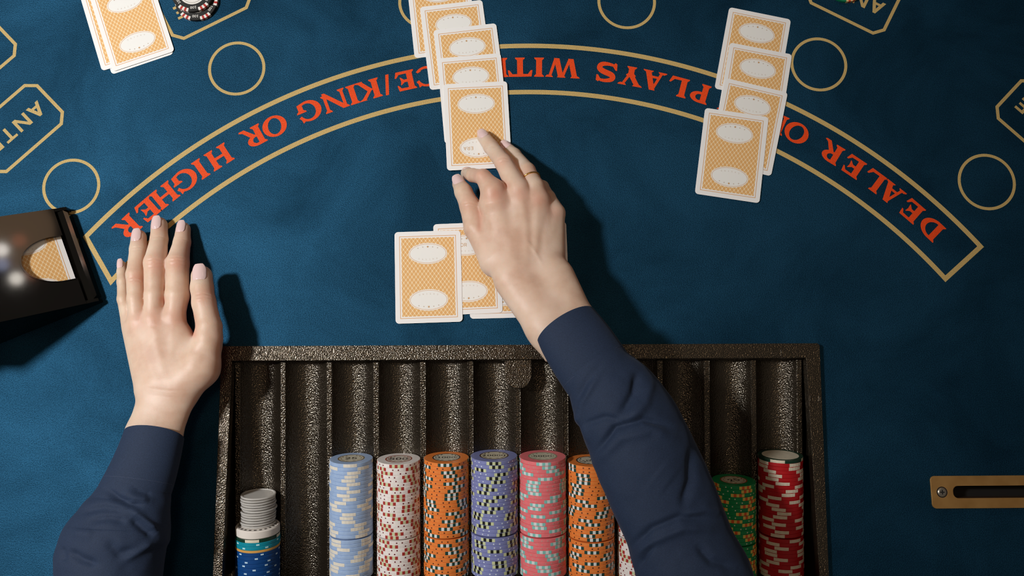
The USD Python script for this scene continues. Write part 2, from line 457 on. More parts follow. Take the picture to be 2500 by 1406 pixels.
def bet_box(centre, up, text=True, L=0.086, W=0.0555, ch=0.0085):
    """centre in table coordinates; up: unit vector of the text's top"""
    up = np.array(up) / np.linalg.norm(up)
    right = np.array([up[1], -up[0]])
    tr = lambda g: affinity.affine_transform(g, [right[0], up[0], right[1], up[1], centre[0], centre[1]])
    x, y = L / 2, W / 2
    ring = Polygon([(-x + ch, -y), (x - ch, -y), (x, -y + ch), (x, y - ch), (x - ch, y), (-x + ch, y), (-x, y - ch), (-x, -y + ch)])
    part("betting_box_print", flat(tr(ring.exterior.buffer(0.00165, join_style=2)), ZP), M_TAN, table)
    if text:
        for c, x in zip("ANTE", (-0.0262, -0.0085, 0.0090, 0.0252)):
            g, w = sans(c)
            g = affinity.scale(affinity.translate(g, -w / 2, -.5), 0.0148, 0.0148, origin=(0, 0))
            part("letter_print", flat(tr(affinity.translate(g, x, 0)), ZP), M_TAN, table)


def dirw(u, v, du, dv):
    d = P(u + du, v + dv) - P(u, v)
    return d[:2] / np.linalg.norm(d[:2])


def box_at(corner_px, up_px, sx, sy, text=True):
    """corner_px: where two sides would meet; sx, sy: which corner it is, in the text's own axes"""
    up = dirw(*corner_px, *up_px)
    right = np.array([up[1], -up[0]])
    c = P(*corner_px)[:2] - right * sx * 0.043 - up * sy * 0.02775
    bet_box(c, up, text)


box_at((166, 288), (.69, .72), -1, 1)          # left box, its inner corner
box_at((430, 103), (.46, .89), 1, 1)           # box under the black chips
box_at((2150, 90), (-.44, .90), -1, 1)         # box at the top right
box_at((2421, 275), (-.68, .73), 1, 1)         # box at the right edge
box_at((51, 122), (.69, .72), -1, 1, False)    # second box at the left edge
#@@SECTION_TABLE_END

# ------------------------------------------------------------------ chip tray
SL = math.radians(8.5)                       # the tubes run down towards the dealer
U_S = np.array([0, -math.cos(SL), -math.sin(SL)])   # along a tube, southwards
U_N = np.array([0, -math.sin(SL), math.cos(SL)])    # square to the tube's floor
TUBE_O = np.array([0, INNER_Y1 - 0.001, -0.0035])   # ridge-top line starts here
TUBE_LEN = 0.262
TUBE_R, TUBE_UP = 0.0222, 0.0104              # the circle of a tube and how far its centre lies above the ridge tops
tray = thing("chip_tray", "black hammered chip tray with twelve tubes let into the table before the dealer", "chip tray")


def along(shape, s0=0.0, s1=TUBE_LEN, mat_=None):
    """extrudes an (x, height over ridge line) polygon along the tubes"""
    m = prism(shape, s0, s1)
    v = np.array(m.vertices)
    m.vertices = np.outer(v[:, 0], [1, 0, 0]) + np.outer(v[:, 1], U_N) + np.outer(v[:, 2], U_S) + TUBE_O
    m.fix_normals()
    return m


rim_ring = RIM_OUT.difference(RIM_IN)
part("rim", prism(rim_ring, -0.004, RIM_Z), M_TRAY, tray)
part("well", prism(RIM_OUT.buffer(-0.0045).difference(RIM_OUT.buffer(-0.0065)), -0.062, -0.0045), M_TRAY, tray)
part("bottom_plate", prism(RIM_OUT.buffer(-0.0065), -0.064, -0.061), M_TRAY, tray)
part("end_wall", prism(sbox(INNER_L - 0.004, INNER_Y1 - 0.0005, INNER_R + 0.004, INNER_Y1 + 0.005), -0.03, -0.0041), M_TRAY, tray)
for k, xc in enumerate(TUBE_X):
    w = RIDGE_X[k + 1] - RIDGE_X[k]
    hw = w / 2 - 0.0026
    a0 = math.asin(min(1, hw / TUBE_R))
    arc_in = [(xc + TUBE_R * math.sin(a), TUBE_UP - TUBE_R * math.cos(a)) for a in np.linspace(-a0, a0, 25)]
    arc_out = [(xc + (TUBE_R + 0.0012) * math.sin(a), TUBE_UP - (TUBE_R + 0.0012) * math.cos(a)) for a in np.linspace(a0, -a0, 25)]
    part("tube_trough", along(Polygon(arc_in + arc_out)), M_TRAY, tray, smooth=40)
for xr in RIDGE_X:
    part("ridge", along(Polygon([(xr - 0.0027, -0.008), (xr + 0.0027, -0.008), (xr + 0.0027, -0.0006), (xr + 0.0021, 0.0), (xr - 0.0021, 0.0), (xr - 0.0027, -0.0006)])), M_TRAY, tray)
for xa, xb in ((INNER_L - 0.001, RIDGE_X[0] - 0.0026), (RIDGE_X[-1] + 0.0026, INNER_R + 0.001)):
    part("side_channel", along(Polygon([(xa, -0.012), (xb, -0.012), (xb, -0.010), (xa, -0.010)])), M_TRAY, tray)
tabw = abs(P(1297, 900, 0)[0] - P(1233, 900, 0)[0])
ty1, ty0 = INNER_Y1 + 0.001, P(1265, 948, 0.001)[1]
tab = unary_union([sbox(-tabw / 2, 0.012, tabw / 2, ty1 - ty0), ellipse(0, 0.0125, tabw / 2, 0.0125)]).buffer(0)
part("lock_tab", prism(affinity.translate(tab, P(1265, 900, 0)[0], ty0), -0.006, 0.0015), M_TRAY, tray)
part("tab_wedge", moved(trimesh.convex.convex_hull(np.array([(-.018, 0, 0), (.018, 0, 0), (-.005, .0075, 0.0012), (.005, .0075, 0.0012), (-.018, -.001, -.006), (.018, -.001, -.006)])), None, (P(1272, 877, RIM_Z)[0], INNER_Y1, RIM_Z - 0.0004)), M_TRAY, tray)
for (u, v) in [(645, 860.5), (897, 860.5), (1265, 861), (1636, 861), (1897, 861), (550, 973), (1989, 973)]:
    c = P(u, v, RIM_Z)
    part("rim_plug", moved(lathe([(0, 0.0001), (0.0037, 0.0001), (0.0041, 0.0005), (0.0048, 0.0005), (0.0051, -0.001), (0, -0.001)], 28), None, c), M_TRAY, tray)

part("channel_knob", moved(lathe([(0, .003), (.0028, .0026), (.0044, .0012), (.0048, -.001), (.0048, -.006), (0, -.006)], 28), None, P(562, 1404, -.030)), M_STEEL, tray)

# ------------------------------------------------------------------ drop slot plate
slot = thing("slot_plate", "brass plate with a long drop slot and a cross screw, set in the felt", "slot plate", (slot_c[0], slot_c[1], 0))
hole_h = abs(P(2420, 1187, 0.001)[1] - P(2420, 1217, 0.001)[1])
hole_l = P(2327, 1202, 0.001)[0] - slot_c[0]
hole = rounded(-2 * hole_l, hole_h, hole_h * 0.42)
part("plate", prism(rounded(SLOT_W, slot_h, 0.004).difference(hole), -0.0012, 0.0012), M_BRASS, slot)
part("slot_wall", prism(hole.buffer(0.0012).difference(hole), -0.022, -0.0013), M_PADDLE, slot)
part("slot_bottom", prism(hole.buffer(0.0012), -0.024, -0.022), M_DARK, slot)
sx = P(2300, 1202.5, 0.0012)[0] - slot_c[0]
for s_ in (sx, -sx):
    sc = part("screw", moved(lathe([(0, 0.0010), (0.0030, 0.0010), (0.0040, 0.0004), (0.0042, -0.0006), (0, -0.0006)], 28), None, (s_, 0, 0.0009)), M_STEEL, slot)
    part("cross_recess", prism(unary_union([sbox(s_ - .0021, -.0005, s_ + .0021, .0005), sbox(s_ - .0005, -.0021, s_ + .0005, .0021)]), 0.0018, 0.00195), M_DARK, sc)
    part("screw_gap", prism(Point(s_, 0).buffer(.0050, 24).difference(Point(s_, 0).buffer(.0041, 24)), 0.0012, 0.00125), M_DARK, sc)

# ------------------------------------------------------------------ playing cards
CW, CH, CT = 0.0635, 0.0889, 0.0003
STAR = Polygon([(math.cos(a) * (1 if i % 2 == 0 else .42), math.sin(a) * (1 if i % 2 == 0 else .42)) for i, a in enumerate(math.pi / 2 + np.arange(10) * math.pi / 5)])
_letters = {}


def inter(text, h, bold=False):
    """flat print of small lettering, centred"""
    k = (text, bold)
    if k not in _letters:
        m = meshkit.text_mesh(text, 1.0, 0.01, bold)
        _letters[k] = m
    m = _letters[k].copy()
    m.apply_translation(-m.bounds.mean(0))
    v = np.array(m.vertices)
    up = np.array(m.face_normals)[:, 2] > 0.5
    return v * [h, h, 0], np.array(m.faces)[up]


def card_parts(path, foil=None):
    part("card_stock", prism(rounded(CW, CH, 0.0035), 0, CT), M_CARD, path)
    z = CT + 0.00003
    fw, fh = CW - 0.0090, CH - 0.0090
    part("frame_line", flat(rounded(fw, fh, .0004).difference(rounded(fw - .0012, fh - .0012, .0004)), z), M_CARDLINE, path)
    part("lattice_panel", flat(sbox(-fw / 2 + .0019, -fh / 2 + .0019, fw / 2 - .0019, fh / 2 - .0019), z), M_LATTICE, path)
    for s in (1, -1):
        cy = s * (CH / 2 - 0.0219)
        o = part("oval", flat(ellipse(0, cy, .0184, .0103, n=20), z + .00003), M_OVAL, path)
        part("oval_line", flat(ellipse(0, cy, .0176, .0095, n=20).difference(ellipse(0, cy, .0172, .0091, n=20)), z + .00006), M_CARDLINE, o)
        for i in range(5):
            x = (i - 2) * .0047
            g = affinity.scale(STAR, .00135 if i == 2 else .00085, .00135 if i == 2 else .00085, origin=(0, 0))
            y = .0066 - 42 * x * x * .35
            part("star", flat(affinity.translate(affinity.scale(g, 1, s, origin=(0, 0)), x * s, cy + s * y), z + .00006), M_GOLD_INK if i == 2 else M_GREY_INK, o)
        wv, wf, nv0 = [], [], 0
        for i, ch in enumerate("CASINO"):
            v, f = inter(ch, 0.0013)
            wv.append(v + [(i - 2.5) * .0034, -.0058 + (i - 2.5) ** 2 * .00012, 0])
            wf.append(f + nv0)
            nv0 += len(v)
        v, f = np.vstack(wv), np.vstack(wf)
        if s < 0:
            v = v * [-1, -1, 1]
        part("oval_lettering", (v + [0, cy, z + .00006], f), M_GREY_INK, o)
        if foil and foil[0] == s:
            for t, x in foil[1]:
                v, f = inter(t, 0.0034)
                v = v + [x, 0, 0]
                if s < 0:
                    v = v * [-1, -1, 1]
                part("oval_lettering", (v + [0, cy + s * 0.0004, z + .00006], f), M_GOLD_INK, o)


def card_pose(px, z):
    """px: four corner pixels, top left clockwise"""
    q = np.array([P(u, v, z) for u, v in px])
    c = q.mean(0)
    x = (q[1] - q[0]) + (q[2] - q[3])
    y = (q[0] - q[3]) + (q[1] - q[2])
    a = math.atan2(x[1], x[0]) * .5 + (math.atan2(y[1], y[0]) - math.pi / 2) * .5
    return c, a


_card0 = []


def card(px, level, label, group, foil=None):
    z = 0.0001 + level * 0.00045
    c, a = card_pose(px, z + CT)
    loc, M = (c[0], c[1], z), _rz(a)
    if foil:
        p = thing("playing_card", label, "playing card", loc, group, M)
        card_parts(p, foil)
        return p
    if not _card0:
        p = thing("playing_card", label, "playing card", loc, group, M)
        card_parts(p)
        _card0.append(p)
        return p
    return copy_of(_card0[0], "playing_card", label, "playing card", loc, M, group)


def quad(tl, w, h, tilt):
    """corner pixels from the top-left pixel, width and height in pixels and the tilt of the top edge in degrees (clockwise)"""
    t = math.radians(tilt)
    e, d = np.array([math.cos(t), math.sin(t)]), np.array([-math.sin(t), math.cos(t)])
    tl = np.array(tl, float)
    return [tl, tl + e * w, tl + e * w + d * h, tl + d * h]


G1, G2, G3, G4 = "cards of the pile at the upper left", "cards fanned up the table in the middle", "cards fanned at the right", "cards fanned before the tray"
BACK = "orange-backed playing card, "
card([(220, -19), (355, -63), (417, 137.5), (279, 190)], 0, BACK + "lowest of the pile at the upper left, peeking out below", G1)
card(quad((197, -26), 142, 210, -17.2), 1, BACK + "under the top one of the upper left pile, its left edge showing", G1)
card([(222, -27), (357, -69), (418, 131), (284, 182)], 2, BACK + "lying whole on top of the upper left pile", G1)
card([(992, -65), (1142, -82), (1167, 133), (1012, 150)], 0, BACK + "farthest from the hand in the middle fan, running out of the picture", G2)
card([(1026, 22), (1180, 0), (1204, 198), (1046, 218)], 1, BACK + "second from the far end of the middle fan", G2)
card([(1061, 74), (1214, 51), (1234, 262), (1080, 283)], 2, BACK + "middle one of the five in the middle fan", G2)
card([(1068, 144), (1222, 130), (1242, 336), (1086, 350)], 3, BACK + "under the one the fingers press in the middle fan", G2)
card([(1082, 206), (1240, 197), (1247, 408), (1092, 418)], 4, BACK + "pressed by the right hand's fingertips, topmost of the middle fan", G2, (-1, [("E", .0063), ("R", .0096), ("A", .0131)]))
card([(1779.9, 17), (1930.6, 48.5), (1897, 247), (1746.2, 215.5)], 0, BACK + "at the far end of the right fan", G3)
card([(1781, 105), (1932, 135), (1903, 335), (1750, 303)], 1, BACK + "second from the far end of the right fan", G3)
card([(1773, 190), (1925, 224), (1880, 430), (1727, 396)], 2, BACK + "half covered by the nearest one of the right fan", G3)
card([(1721.7, 262.1), (1875.9, 286.1), (1853.8, 496.4), (1696.9, 473.3)], 3, BACK + "lying whole at the near end of the right fan", G3)
card(quad((1222, 545), 161, 224, -1.8), 0, BACK + "under the right hand, only its right edge showing", G4)
card(quad((1142, 555), 162, 224, -1.5), 1, BACK + "half hidden under the right wrist, its lower edge showing", G4)
card([(1058, 548), (1218, 541), (1227, 763), (1064, 770)], 2, BACK + "between the leftmost card before the tray and the hand", G4, (1, [("O", -.0047), ("R", -.0012)]))
card([(963.9, 566.4), (1123.2, 561.8), (1129, 785), (966.3, 791)], 3, BACK + "lying whole at the left, before the chip tray", G4)

# ------------------------------------------------------------------ dealing shoe
qa, qb = P(157, 503, 0.012)[:2], P(238, 733, 0.012)[:2]
lat = (qa - qb) / np.linalg.norm(qa - qb)
fwd = np.array([lat[1], -lat[0]])
SW = float(np.linalg.norm(qa - qb))
S_O = (qa + qb) / 2
M_S = np.array([[fwd[0], lat[0], 0], [fwd[1], lat[1], 0], [0, 0, 1.0]])
shoe = thing("dealing_shoe", "glossy black plastic card shoe with a rounded cutout at the left edge of the table", "card shoe", (S_O[0], S_O[1], 0), None, M_S)
SLP = math.radians(36)
X0, Z0 = -0.0105, 0.0135                      # foot of the face plate
PL = 0.150


def on_plate(m, off=0.0):
    """takes (across the slope s, lateral y, above plate n) to shoe coordinates"""
    v = np.array(m.vertices)
    s, y, n = v[:, 0], v[:, 1], v[:, 2] + off
    m = m.copy()
    m.vertices = np.c_[X0 - s * math.cos(SLP) + n * math.sin(SLP), y, Z0 + s * math.sin(SLP) + n * math.cos(SLP)]
    m.fix_normals()
    return m


cut = unary_union([ellipse(0.010, -0.001, 0.0310, 0.0222, n=32), sbox(-0.03, -0.0232, 0.010, 0.0212)])
face = sbox(0.0, -SW / 2, PL, SW / 2).difference(cut)
part("face_plate", on_plate(prism(face, 0, 0.0025)), M_SHOE, shoe)
part("cutout_edge", on_plate(prism(cut.buffer(0.0012).difference(cut).intersection(sbox(0.001, -1, 1, 1)), 0.0020, 0.0030)), M_SHOE, shoe)
side = Polygon([(0.0, 0), (0.0, 0.009), (-0.003, 0.0115), (X0, Z0 + 0.002), (X0 - PL * math.cos(SLP), Z0 + PL * math.sin(SLP)), (X0 - PL * math.cos(SLP) - 0.02, 0.0)])
for s in (1, -1):
    m = prism(side, 0, 0.003)
    v = np.array(m.vertices)
    m.vertices = np.c_[v[:, 0], s * (SW / 2 - 0.003 + v[:, 2]), v[:, 1]]
    m.fix_normals()
    part("side_wall", m, M_SHOE, shoe)
lipm = trimesh.convex.convex_hull(np.array([(x, y, z) for x, w, z in ((0.0, SW / 2 - .006, 0), (0.0, SW / 2 - .006, .0095), (-.003, SW / 2 - .003, .0115), (-0.0080, SW / 2 - .0031, .0125), (-0.0080, SW / 2 - .0031, 0)) for y in (w, -w)]))
part("front_lip", lipm, M_SHOE, shoe)
part("base", swept_box(X0 - PL * math.cos(SLP) - 0.02, -0.0085, -SW / 2 + .003, SW / 2 - .003, 0.0005, 0.003), M_SHOE_IN, shoe)
bk = X0 - PL * math.cos(SLP)
part("back_wall", swept_box(bk - 0.02, bk - 0.017, -SW / 2 + .003, SW / 2 - .003, 0.003, 0.10), M_SHOE_IN, shoe)
# cards in the shoe lie along the slope, long edge across
for k in range(3):
    off = -0.0012 - 0.0006 * k
    cy, n0 = CW / 2 + 0.0008, off - CT
    Mloc = np.array([[0, -math.cos(SLP), math.sin(SLP)], [1, 0, 0], [0, math.sin(SLP), math.cos(SLP)]])   # card x -> lateral, y -> up the slope
    Mloc = np.array([[0, -math.cos(SLP), math.sin(SLP)], [1.0, 0, 0], [0, math.sin(SLP), math.cos(SLP)]])
    Mloc[:, 0] = [0, -1, 0]
    R_ = np.stack([np.array([0, 1.0, 0]), np.array([-math.cos(SLP), 0, math.sin(SLP)]), np.array([math.sin(SLP), 0, math.cos(SLP)])], 1)
    # turn so that the long side runs across
    R_ = R_ @ _rz(math.pi / 2)
    c = np.array([X0 - cy * math.cos(SLP) + n0 * math.sin(SLP), -0.003, Z0 + cy * math.sin(SLP) + n0 * math.cos(SLP)])
    w = M_S @ c + [S_O[0], S_O[1], 0]
    copy_of(_card0[0], "playing_card", BACK + ("seen through the cutout of the black card shoe", "second inside the black card shoe, just under the first", "third inside the black card shoe")[k], "playing card", w, M_S @ R_, "cards in the shoe")

# ------------------------------------------------------------------ chips
TH = 0.0034
_cm = {}


def chipmat(rgb, rough=0.42):
    if rgb not in _cm:
        _cm[rgb] = mat("chip_colour_%d_%d_%d" % rgb, {"g": ("geometry", {}), "n": ("noise_texture", {"scale": 300.0, "detail": 3.0}),
                       "r": ("rgb_ramp", {"ramp": [(0.25, tuple(c * .88 for c in lin(*rgb))), (0.7, lin(*rgb))]}), "p": ("principled_bsdf", {"roughness": rough, "specular_ior_level": 0.4})},
                       [("g.position", "n.vector"), ("n.fac", "r.fac"), ("r.color", "p.base_color")])
    return _cm[rgb]


def edge_patch(R, a0, a1, z0, z1, n=5, inset=0.0, top=0.0):
    """a solid curved piece on a chip's edge; top > 0 runs over the face by that much"""
    ro, ri = R + 0.00008, R - 0.0008
    a = np.linspace(a0, a1, n)
    g = Polygon([(ro * math.cos(x), ro * math.sin(x)) for x in a] + [((ri - top) * math.cos(x), (ri - top) * math.sin(x)) for x in a[::-1]])
    return prism(g, z0, z1)


KINDS = {
    # name: body, [pattern colours], number of groups, group width (rad), dot colour, inlay, ring, number
    "light_blue_chip": ((160, 184, 218), [(230, 222, 206)], 4, .62, None, (206, 200, 178), (120, 100, 66), "25"),
    "white_chip": ((236, 228, 222), [(168, 54, 48), (204, 210, 166)], 4, .64, (110, 40, 46), (206, 196, 182), (150, 70, 54), "500"),
    "orange_chip": ((234, 132, 60), [(32, 68, 62), (228, 230, 226)], 4, .62, (96, 44, 26), (206, 200, 180), (66, 56, 50), "1000"),
    "purple_chip": ((130, 136, 186), [(208, 214, 168), (32, 32, 28)], 4, .62, (206, 216, 232), (206, 198, 172), (84, 62, 46), "10000"),
    "pink_chip": ((236, 122, 126), [(134, 198, 188), (220, 224, 222)], 4, .62, (206, 150, 140), (204, 200, 176), (146, 150, 122), "5000"),
    "green_chip": ((18, 146, 84), [(238, 204, 100), (230, 100, 40)], 4, .62, (206, 220, 190), (222, 212, 184), (160, 88, 48), "25"),
    "red_chip": ((186, 24, 30), [(228, 216, 194)], 4, .62, None, (222, 214, 190), (24, 44, 34), ""),
    "navy_chip": ((10, 66, 128), [(196, 222, 236)], 6, .14, None, (206, 214, 220), (40, 80, 120), ""),
    "teal_chip": ((14, 140, 160), [(196, 232, 236)], 6, .14, None, (206, 214, 220), (20, 90, 100), ""),
}
M_BLACKINK = plain("black_ink", lin(38, 34, 32), 0.45)


def chip_parts(path, kind, R):
    body, pat, n, gw, dot, inlay, ringc, num = KINDS[kind]
    b = 0.00035
    part("chip_body", lathe([(0, 0), (R - b, 0), (R, b), (R, TH - b), (R - b, TH), (0, TH)], 48), chipmat(body), path, smooth=30)
    z0, z1 = 0.00022, TH - 0.00022
    if kind == "navy_chip" or kind == "teal_chip":
        z0, z1 = TH * .3, TH * .7
    if len(pat) == 1:
        for k in range(n):
            a = 2 * math.pi * k / n
            part("edge_spot", edge_patch(R, a - gw / 2, a + gw / 2, z0, z1), chipmat(pat[0]), path)
    else:
        w = gw / 5
        for c in (0, 1):
            part("edge_spots", trimesh.util.concatenate([edge_patch(R, 2 * math.pi * k / n + (j - 2.5) * w, 2 * math.pi * k / n + (j - 1.5) * w, z0, z1, 3) for k in range(n) for j in range(5) if j % 2 == c]), chipmat(pat[c]), path, kind="stuff")
    if dot:
        da = 0.058
        part("edge_dots", trimesh.util.concatenate([edge_patch(R, 2 * math.pi * (k + .5) / n + s * .125 - da / 2, 2 * math.pi * (k + .5) / n + s * .125 + da / 2, TH / 2 - .00058, TH / 2 + .00058, 2) for k in range(n) for s in (-1, 1)]), chipmat(dot), path, kind="stuff")
    il = part("inlay", flat(Point(0, 0).buffer(R * .60, 20), TH + .00003), chipmat(inlay), path)
    part("inlay_ring", flat(Point(0, 0).buffer(R * .62, 20).difference(Point(0, 0).buffer(R * .56, 20)), TH + .00006), chipmat(ringc), il)
    if num:
        h = .0068 if len(num) <= 3 else .0050
        v, f = inter(num, h, True)
        wmax = R * .95
        sc = min(1.0, wmax / (v[:, 0].max() - v[:, 0].min()))
        part("number", (v * [sc, 1, 1] + [0, 0, TH + .00006], f), M_BLACKINK, il)
        lv = []
        for s in (-1, 1):
            for q in range(6):
                a = math.radians(-70 + q * 26) if s > 0 else math.radians(250 - q * 26)
                lv.append(ellipse(R * .47 * math.cos(a), R * .47 * math.sin(a), R * .075, R * .03, math.degrees(a) + 60 * s, 5))
        part("laurel", flat(unary_union(lv), TH + .00005), chipmat(ringc), il)


_rng = np.random.default_rng(7)
_proto = {}
LEAN = math.radians(13.5)
A_X = np.array([1.0, 0, 0])
A_Z = np.array([0, math.cos(LEAN), math.sin(LEAN)])          # chip's face normal: towards the far side and up
A_Y = np.cross(A_Z, A_X)
ORD = ["top", "second", "third", "fourth", "fifth", "sixth", "seventh", "eighth", "ninth", "tenth", "eleventh", "twelfth", "thirteenth", "fourteenth", "fifteenth", "sixteenth", "seventeenth", "eighteenth", "nineteenth", "twentieth"]


def chip(kind, R, loc, M, label, group):
    k = (kind, round(R, 5))
    if k not in _proto:
        p = thing(kind, label, "poker chip", loc, group, M)
        chip_parts(p, kind, R)
        _proto[k] = p
        return p
    return copy_of(_proto[k], kind, label, "poker chip", loc, M, group)


def tube_point(t, v_px, R):
    """centre of a chip of radius R resting in tube t where the picture's row is v_px"""
    x = TUBE_X[t]
    for s in np.linspace(0.05, TUBE_LEN, 900):
        c = TUBE_O + U_S * s + U_N * (TUBE_UP - (TUBE_R - R)) + [x, 0, 0]
        if project(c)[1] >= v_px:
            return c
    return c


def spin_pose(a):
    M = np.stack([A_X, A_Y, A_Z], 1)
    return M @ _rz(a)


def stack(t, kind, R, v_top, n1, n2, words, group, spin0=None, dx=0.0):
    c = tube_point(t, v_top, R) + [dx, 0, 0]
    step = TH / math.cos(LEAN - SL)
    d = 0.0
    for i in range(n1 + n2):
        if i == n1:
            d += 0.0013
        j = _rng.normal(0, .00012, 2)
        loc = c + U_S * (d + step) + np.array([j[0], 0, 0])
        # loc is the chip's underside centre
        a = _rng.uniform(0, 2 * math.pi)
        if i == 0 and spin0 is not None:
            a = spin0
        if i < n1:
            lab = f"{words}, {ORD[i]} of its upper twenty" if i else f"{words}, on top with its face showing"
        else:
            lab = f"{words}, {ORD[i - n1]} below the gap" if i > n1 else f"{words}, first below the gap"
        chip(kind, R, loc, spin_pose(a), lab, group)
        d += step
    return c


N2 = 11
stack(2, "light_blue_chip", .0201, 1118, 20, N2, "light blue chip with cream spots in the third tube", "light blue chips", 0.12)
stack(3, "white_chip", .0202, 1119, 20, N2, "white red-checked chip beside the light blue stack", "white chips beside the light blue stack", 0.0)
stack(4, "orange_chip", .0211, 1116, 20, N2, "orange chip with green checks left of the purple stack", "orange chips left of the purple stack", 0.0)
stack(5, "purple_chip", .0219, 1111, 20, N2, "purple chip with cream and black checks", "purple chips", 0.0)
stack(6, "pink_chip", .0219, 1113, 20, N2, "pink chip with aqua checks", "pink chips", 0.0)
stack(7, "orange_chip", .0218, 1123, 20, N2, "orange chip with green checks beside the sleeve", "orange chips beside the sleeve", 0.5)
stack(8, "white_chip", .0202, 1122, 20, N2, "white red-checked chip half under the sleeve", "white chips half under the sleeve", 0.4)
stack(10, "green_chip", .0202, 1171, 16, N2, "green chip with yellow checks right of the sleeve", "green chips in the tray", 0.3)
c_red = stack(11, "red_chip", .0204, 1117, 20, N2, "red chip with cream spots in the last tube", "red chips", 0.4)

# the cream and black marker on the red stack
M_CREAM, M_DKGREEN, M_BUTTON = chipmat((226, 216, 192)), chipmat((18, 56, 40)), plain("white_button_plastic", lin(226, 218, 208), 0.3)
R = .0204


def marker(path, R, th):
    part("chip_body", lathe([(0, 0), (R - .0003, 0), (R, .0003), (R, th - .0003), (R - .0003, th), (0, th)], 48), M_CREAM, path, smooth=30)
    for k in range(4):
        a = math.pi / 2 * k - math.pi / 2
        part("edge_spot", edge_patch(R, a - .46, a + .46, .0001, th - .0001, 9), M_DKGREEN, path)
    part("face_ring", flat(Point(0, 0).buffer(R, 24).difference(Point(0, 0).buffer(R * .82, 24)), th + .00004), M_DKGREEN, path)


mk = thing("marker_chip", "cream marker with a dark green rim, lying on the red stack", "marker", c_red + U_S * 0.0002, None, spin_pose(.35))
marker(mk, R, .0030)

# first tube: clear discs on a white button, a marker, two teal chips, a gold disc and navy chips
R0 = .0201
step = TH / math.cos(LEAN - SL)
c0 = tube_point(0, 1278, R0)
bt = thing("dealer_button", "thick white button with black marks, under the clear discs in the first tube", "button", c0 + U_S * .0078, None, spin_pose(0))
part("button_body", lathe([(0, 0), (R0 - .0008, 0), (R0, .0008), (R0, .0066), (R0 - .001, .0076), (0, .0076)], 48), M_BUTTON, bt, smooth=40)
for k in range(22):
    a = 2 * math.pi * k / 22
    part("black_mark", flat(affinity.rotate(sbox(R0 * .76, -.0012, R0 * .88, .0012), math.degrees(a), origin=(0, 0)), .00764), M_BLACKINK, bt)
M_CLEAR = mat("clear_plastic", {"p": ("principled_bsdf", {"base_color": (0.90, 0.87, 0.82), "roughness": 0.18, "transmission_weight": 0.55, "ior": 1.3, "specular_ior_level": 0.5})})
RC = .0160
_d0 = None
for k in range(12):
    j = _rng.normal(0, .00045, 2)
    up = (R0 - RC) * 0.55
    loc = c0 - U_S * (.0001 + k * .00235) + U_N * (up - .0035 + j[1]) + [j[0], 0, 0]
    lab = "clear plastic disc, topmost above the white button" if k == 11 else "clear plastic disc, lowest, lying on the white button" if k == 0 else f"clear plastic disc, {ORD[11 - k]} from the top of the clear pile"
    if _d0 is None:
        _d0 = thing("clear_disc", lab, "plastic disc", loc, "clear plastic discs", spin_pose(0))
        part("disc", lathe([(0, 0), (RC - .0004, 0), (RC, .0003), (RC + .0001, .0011), (RC - .0003, .0017), (RC - .0014, .0017), (RC - .0020, .0011), (0, .0011)], 40), M_CLEAR, _d0, smooth=40)
    else:
        copy_of(_d0, "clear_disc", lab, "plastic disc", loc, spin_pose(k * .7), "clear plastic discs")
d = .0078
d += .0030
mk2 = thing("marker_chip", "white and dark green marker between the white button and the teal chips", "marker", c0 + U_S * d, None, spin_pose(math.pi / 4 + math.pi / 4 * 0))
marker(mk2, R0, .0029)
for k in range(2):
    d += step
    chip("teal_chip", R0 + .0002, c0 + U_S * d, spin_pose(-.25 + .4 * k), ("upper", "lower")[k] + " of the two teal chips in the first tube", "teal chips")
d += .0024
gd = thing("gold_disc", "thin gold disc between the teal and the navy chips", "disc", c0 + U_S * d, None, spin_pose(0))
part("disc_body", lathe([(0, 0), (R0 - .0002, 0), (R0 + .0002, .0003), (R0 + .0002, .0020), (R0 - .0002, .0023), (0, .0023)], 48), chipmat((214, 160, 84)), gd, smooth=30)
for k in range(12):
    d += step
    chip("navy_chip", R0, c0 + U_S * d, spin_pose(_rng.uniform(0, 6.28)), ("first" if k == 0 else ORD[k]) + " navy chip from the gold disc in the first tube", "navy chips")

# chips lying on the felt
KINDS["black_chip"] = None
M_BLK, M_WHT, M_RSP = chipmat((34, 33, 30)), chipmat((232, 228, 220)), chipmat((178, 52, 44))


def loose_chip(path, R, th, body, pats, n, inlay, txt):
    part("chip_body", lathe([(0, 0), (R - .0004, 0), (R, .0004), (R, th - .0004), (R - .0004, th), (0, th)], 56), body, path, smooth=30)
    for k in range(n):
        a = 2 * math.pi * k / n - math.pi / 2 + math.pi / n
        w = .54 / 5
        for j in range(5):
            part("edge_spot", edge_patch(R, a + (j - 2.5) * w, a + (j - 1.5) * w, -.00003 + .00006, th + .00004, 3, top=R * .12), pats[j % 2], path)
        if txt:
            v, f = inter(txt, R * .115, True)
            b = 2 * math.pi * k / n - math.pi / 2
            v = v @ _rz(b - math.pi / 2).T          # read from the table's far side
            part("rim_number", (v + [R * .80 * math.cos(b), R * .80 * math.sin(b), th + .00005], f), M_WHT, path)
    part("inlay", flat(Point(0, 0).buffer(R * .64, 24), th + .00003), inlay, path)
    part("inlay_ring", flat(Point(0, 0).buffer(R * .56, 24).difference(Point(0, 0).buffer(R * .545, 24)), th + .00006), chipmat((120, 110, 96)), path)


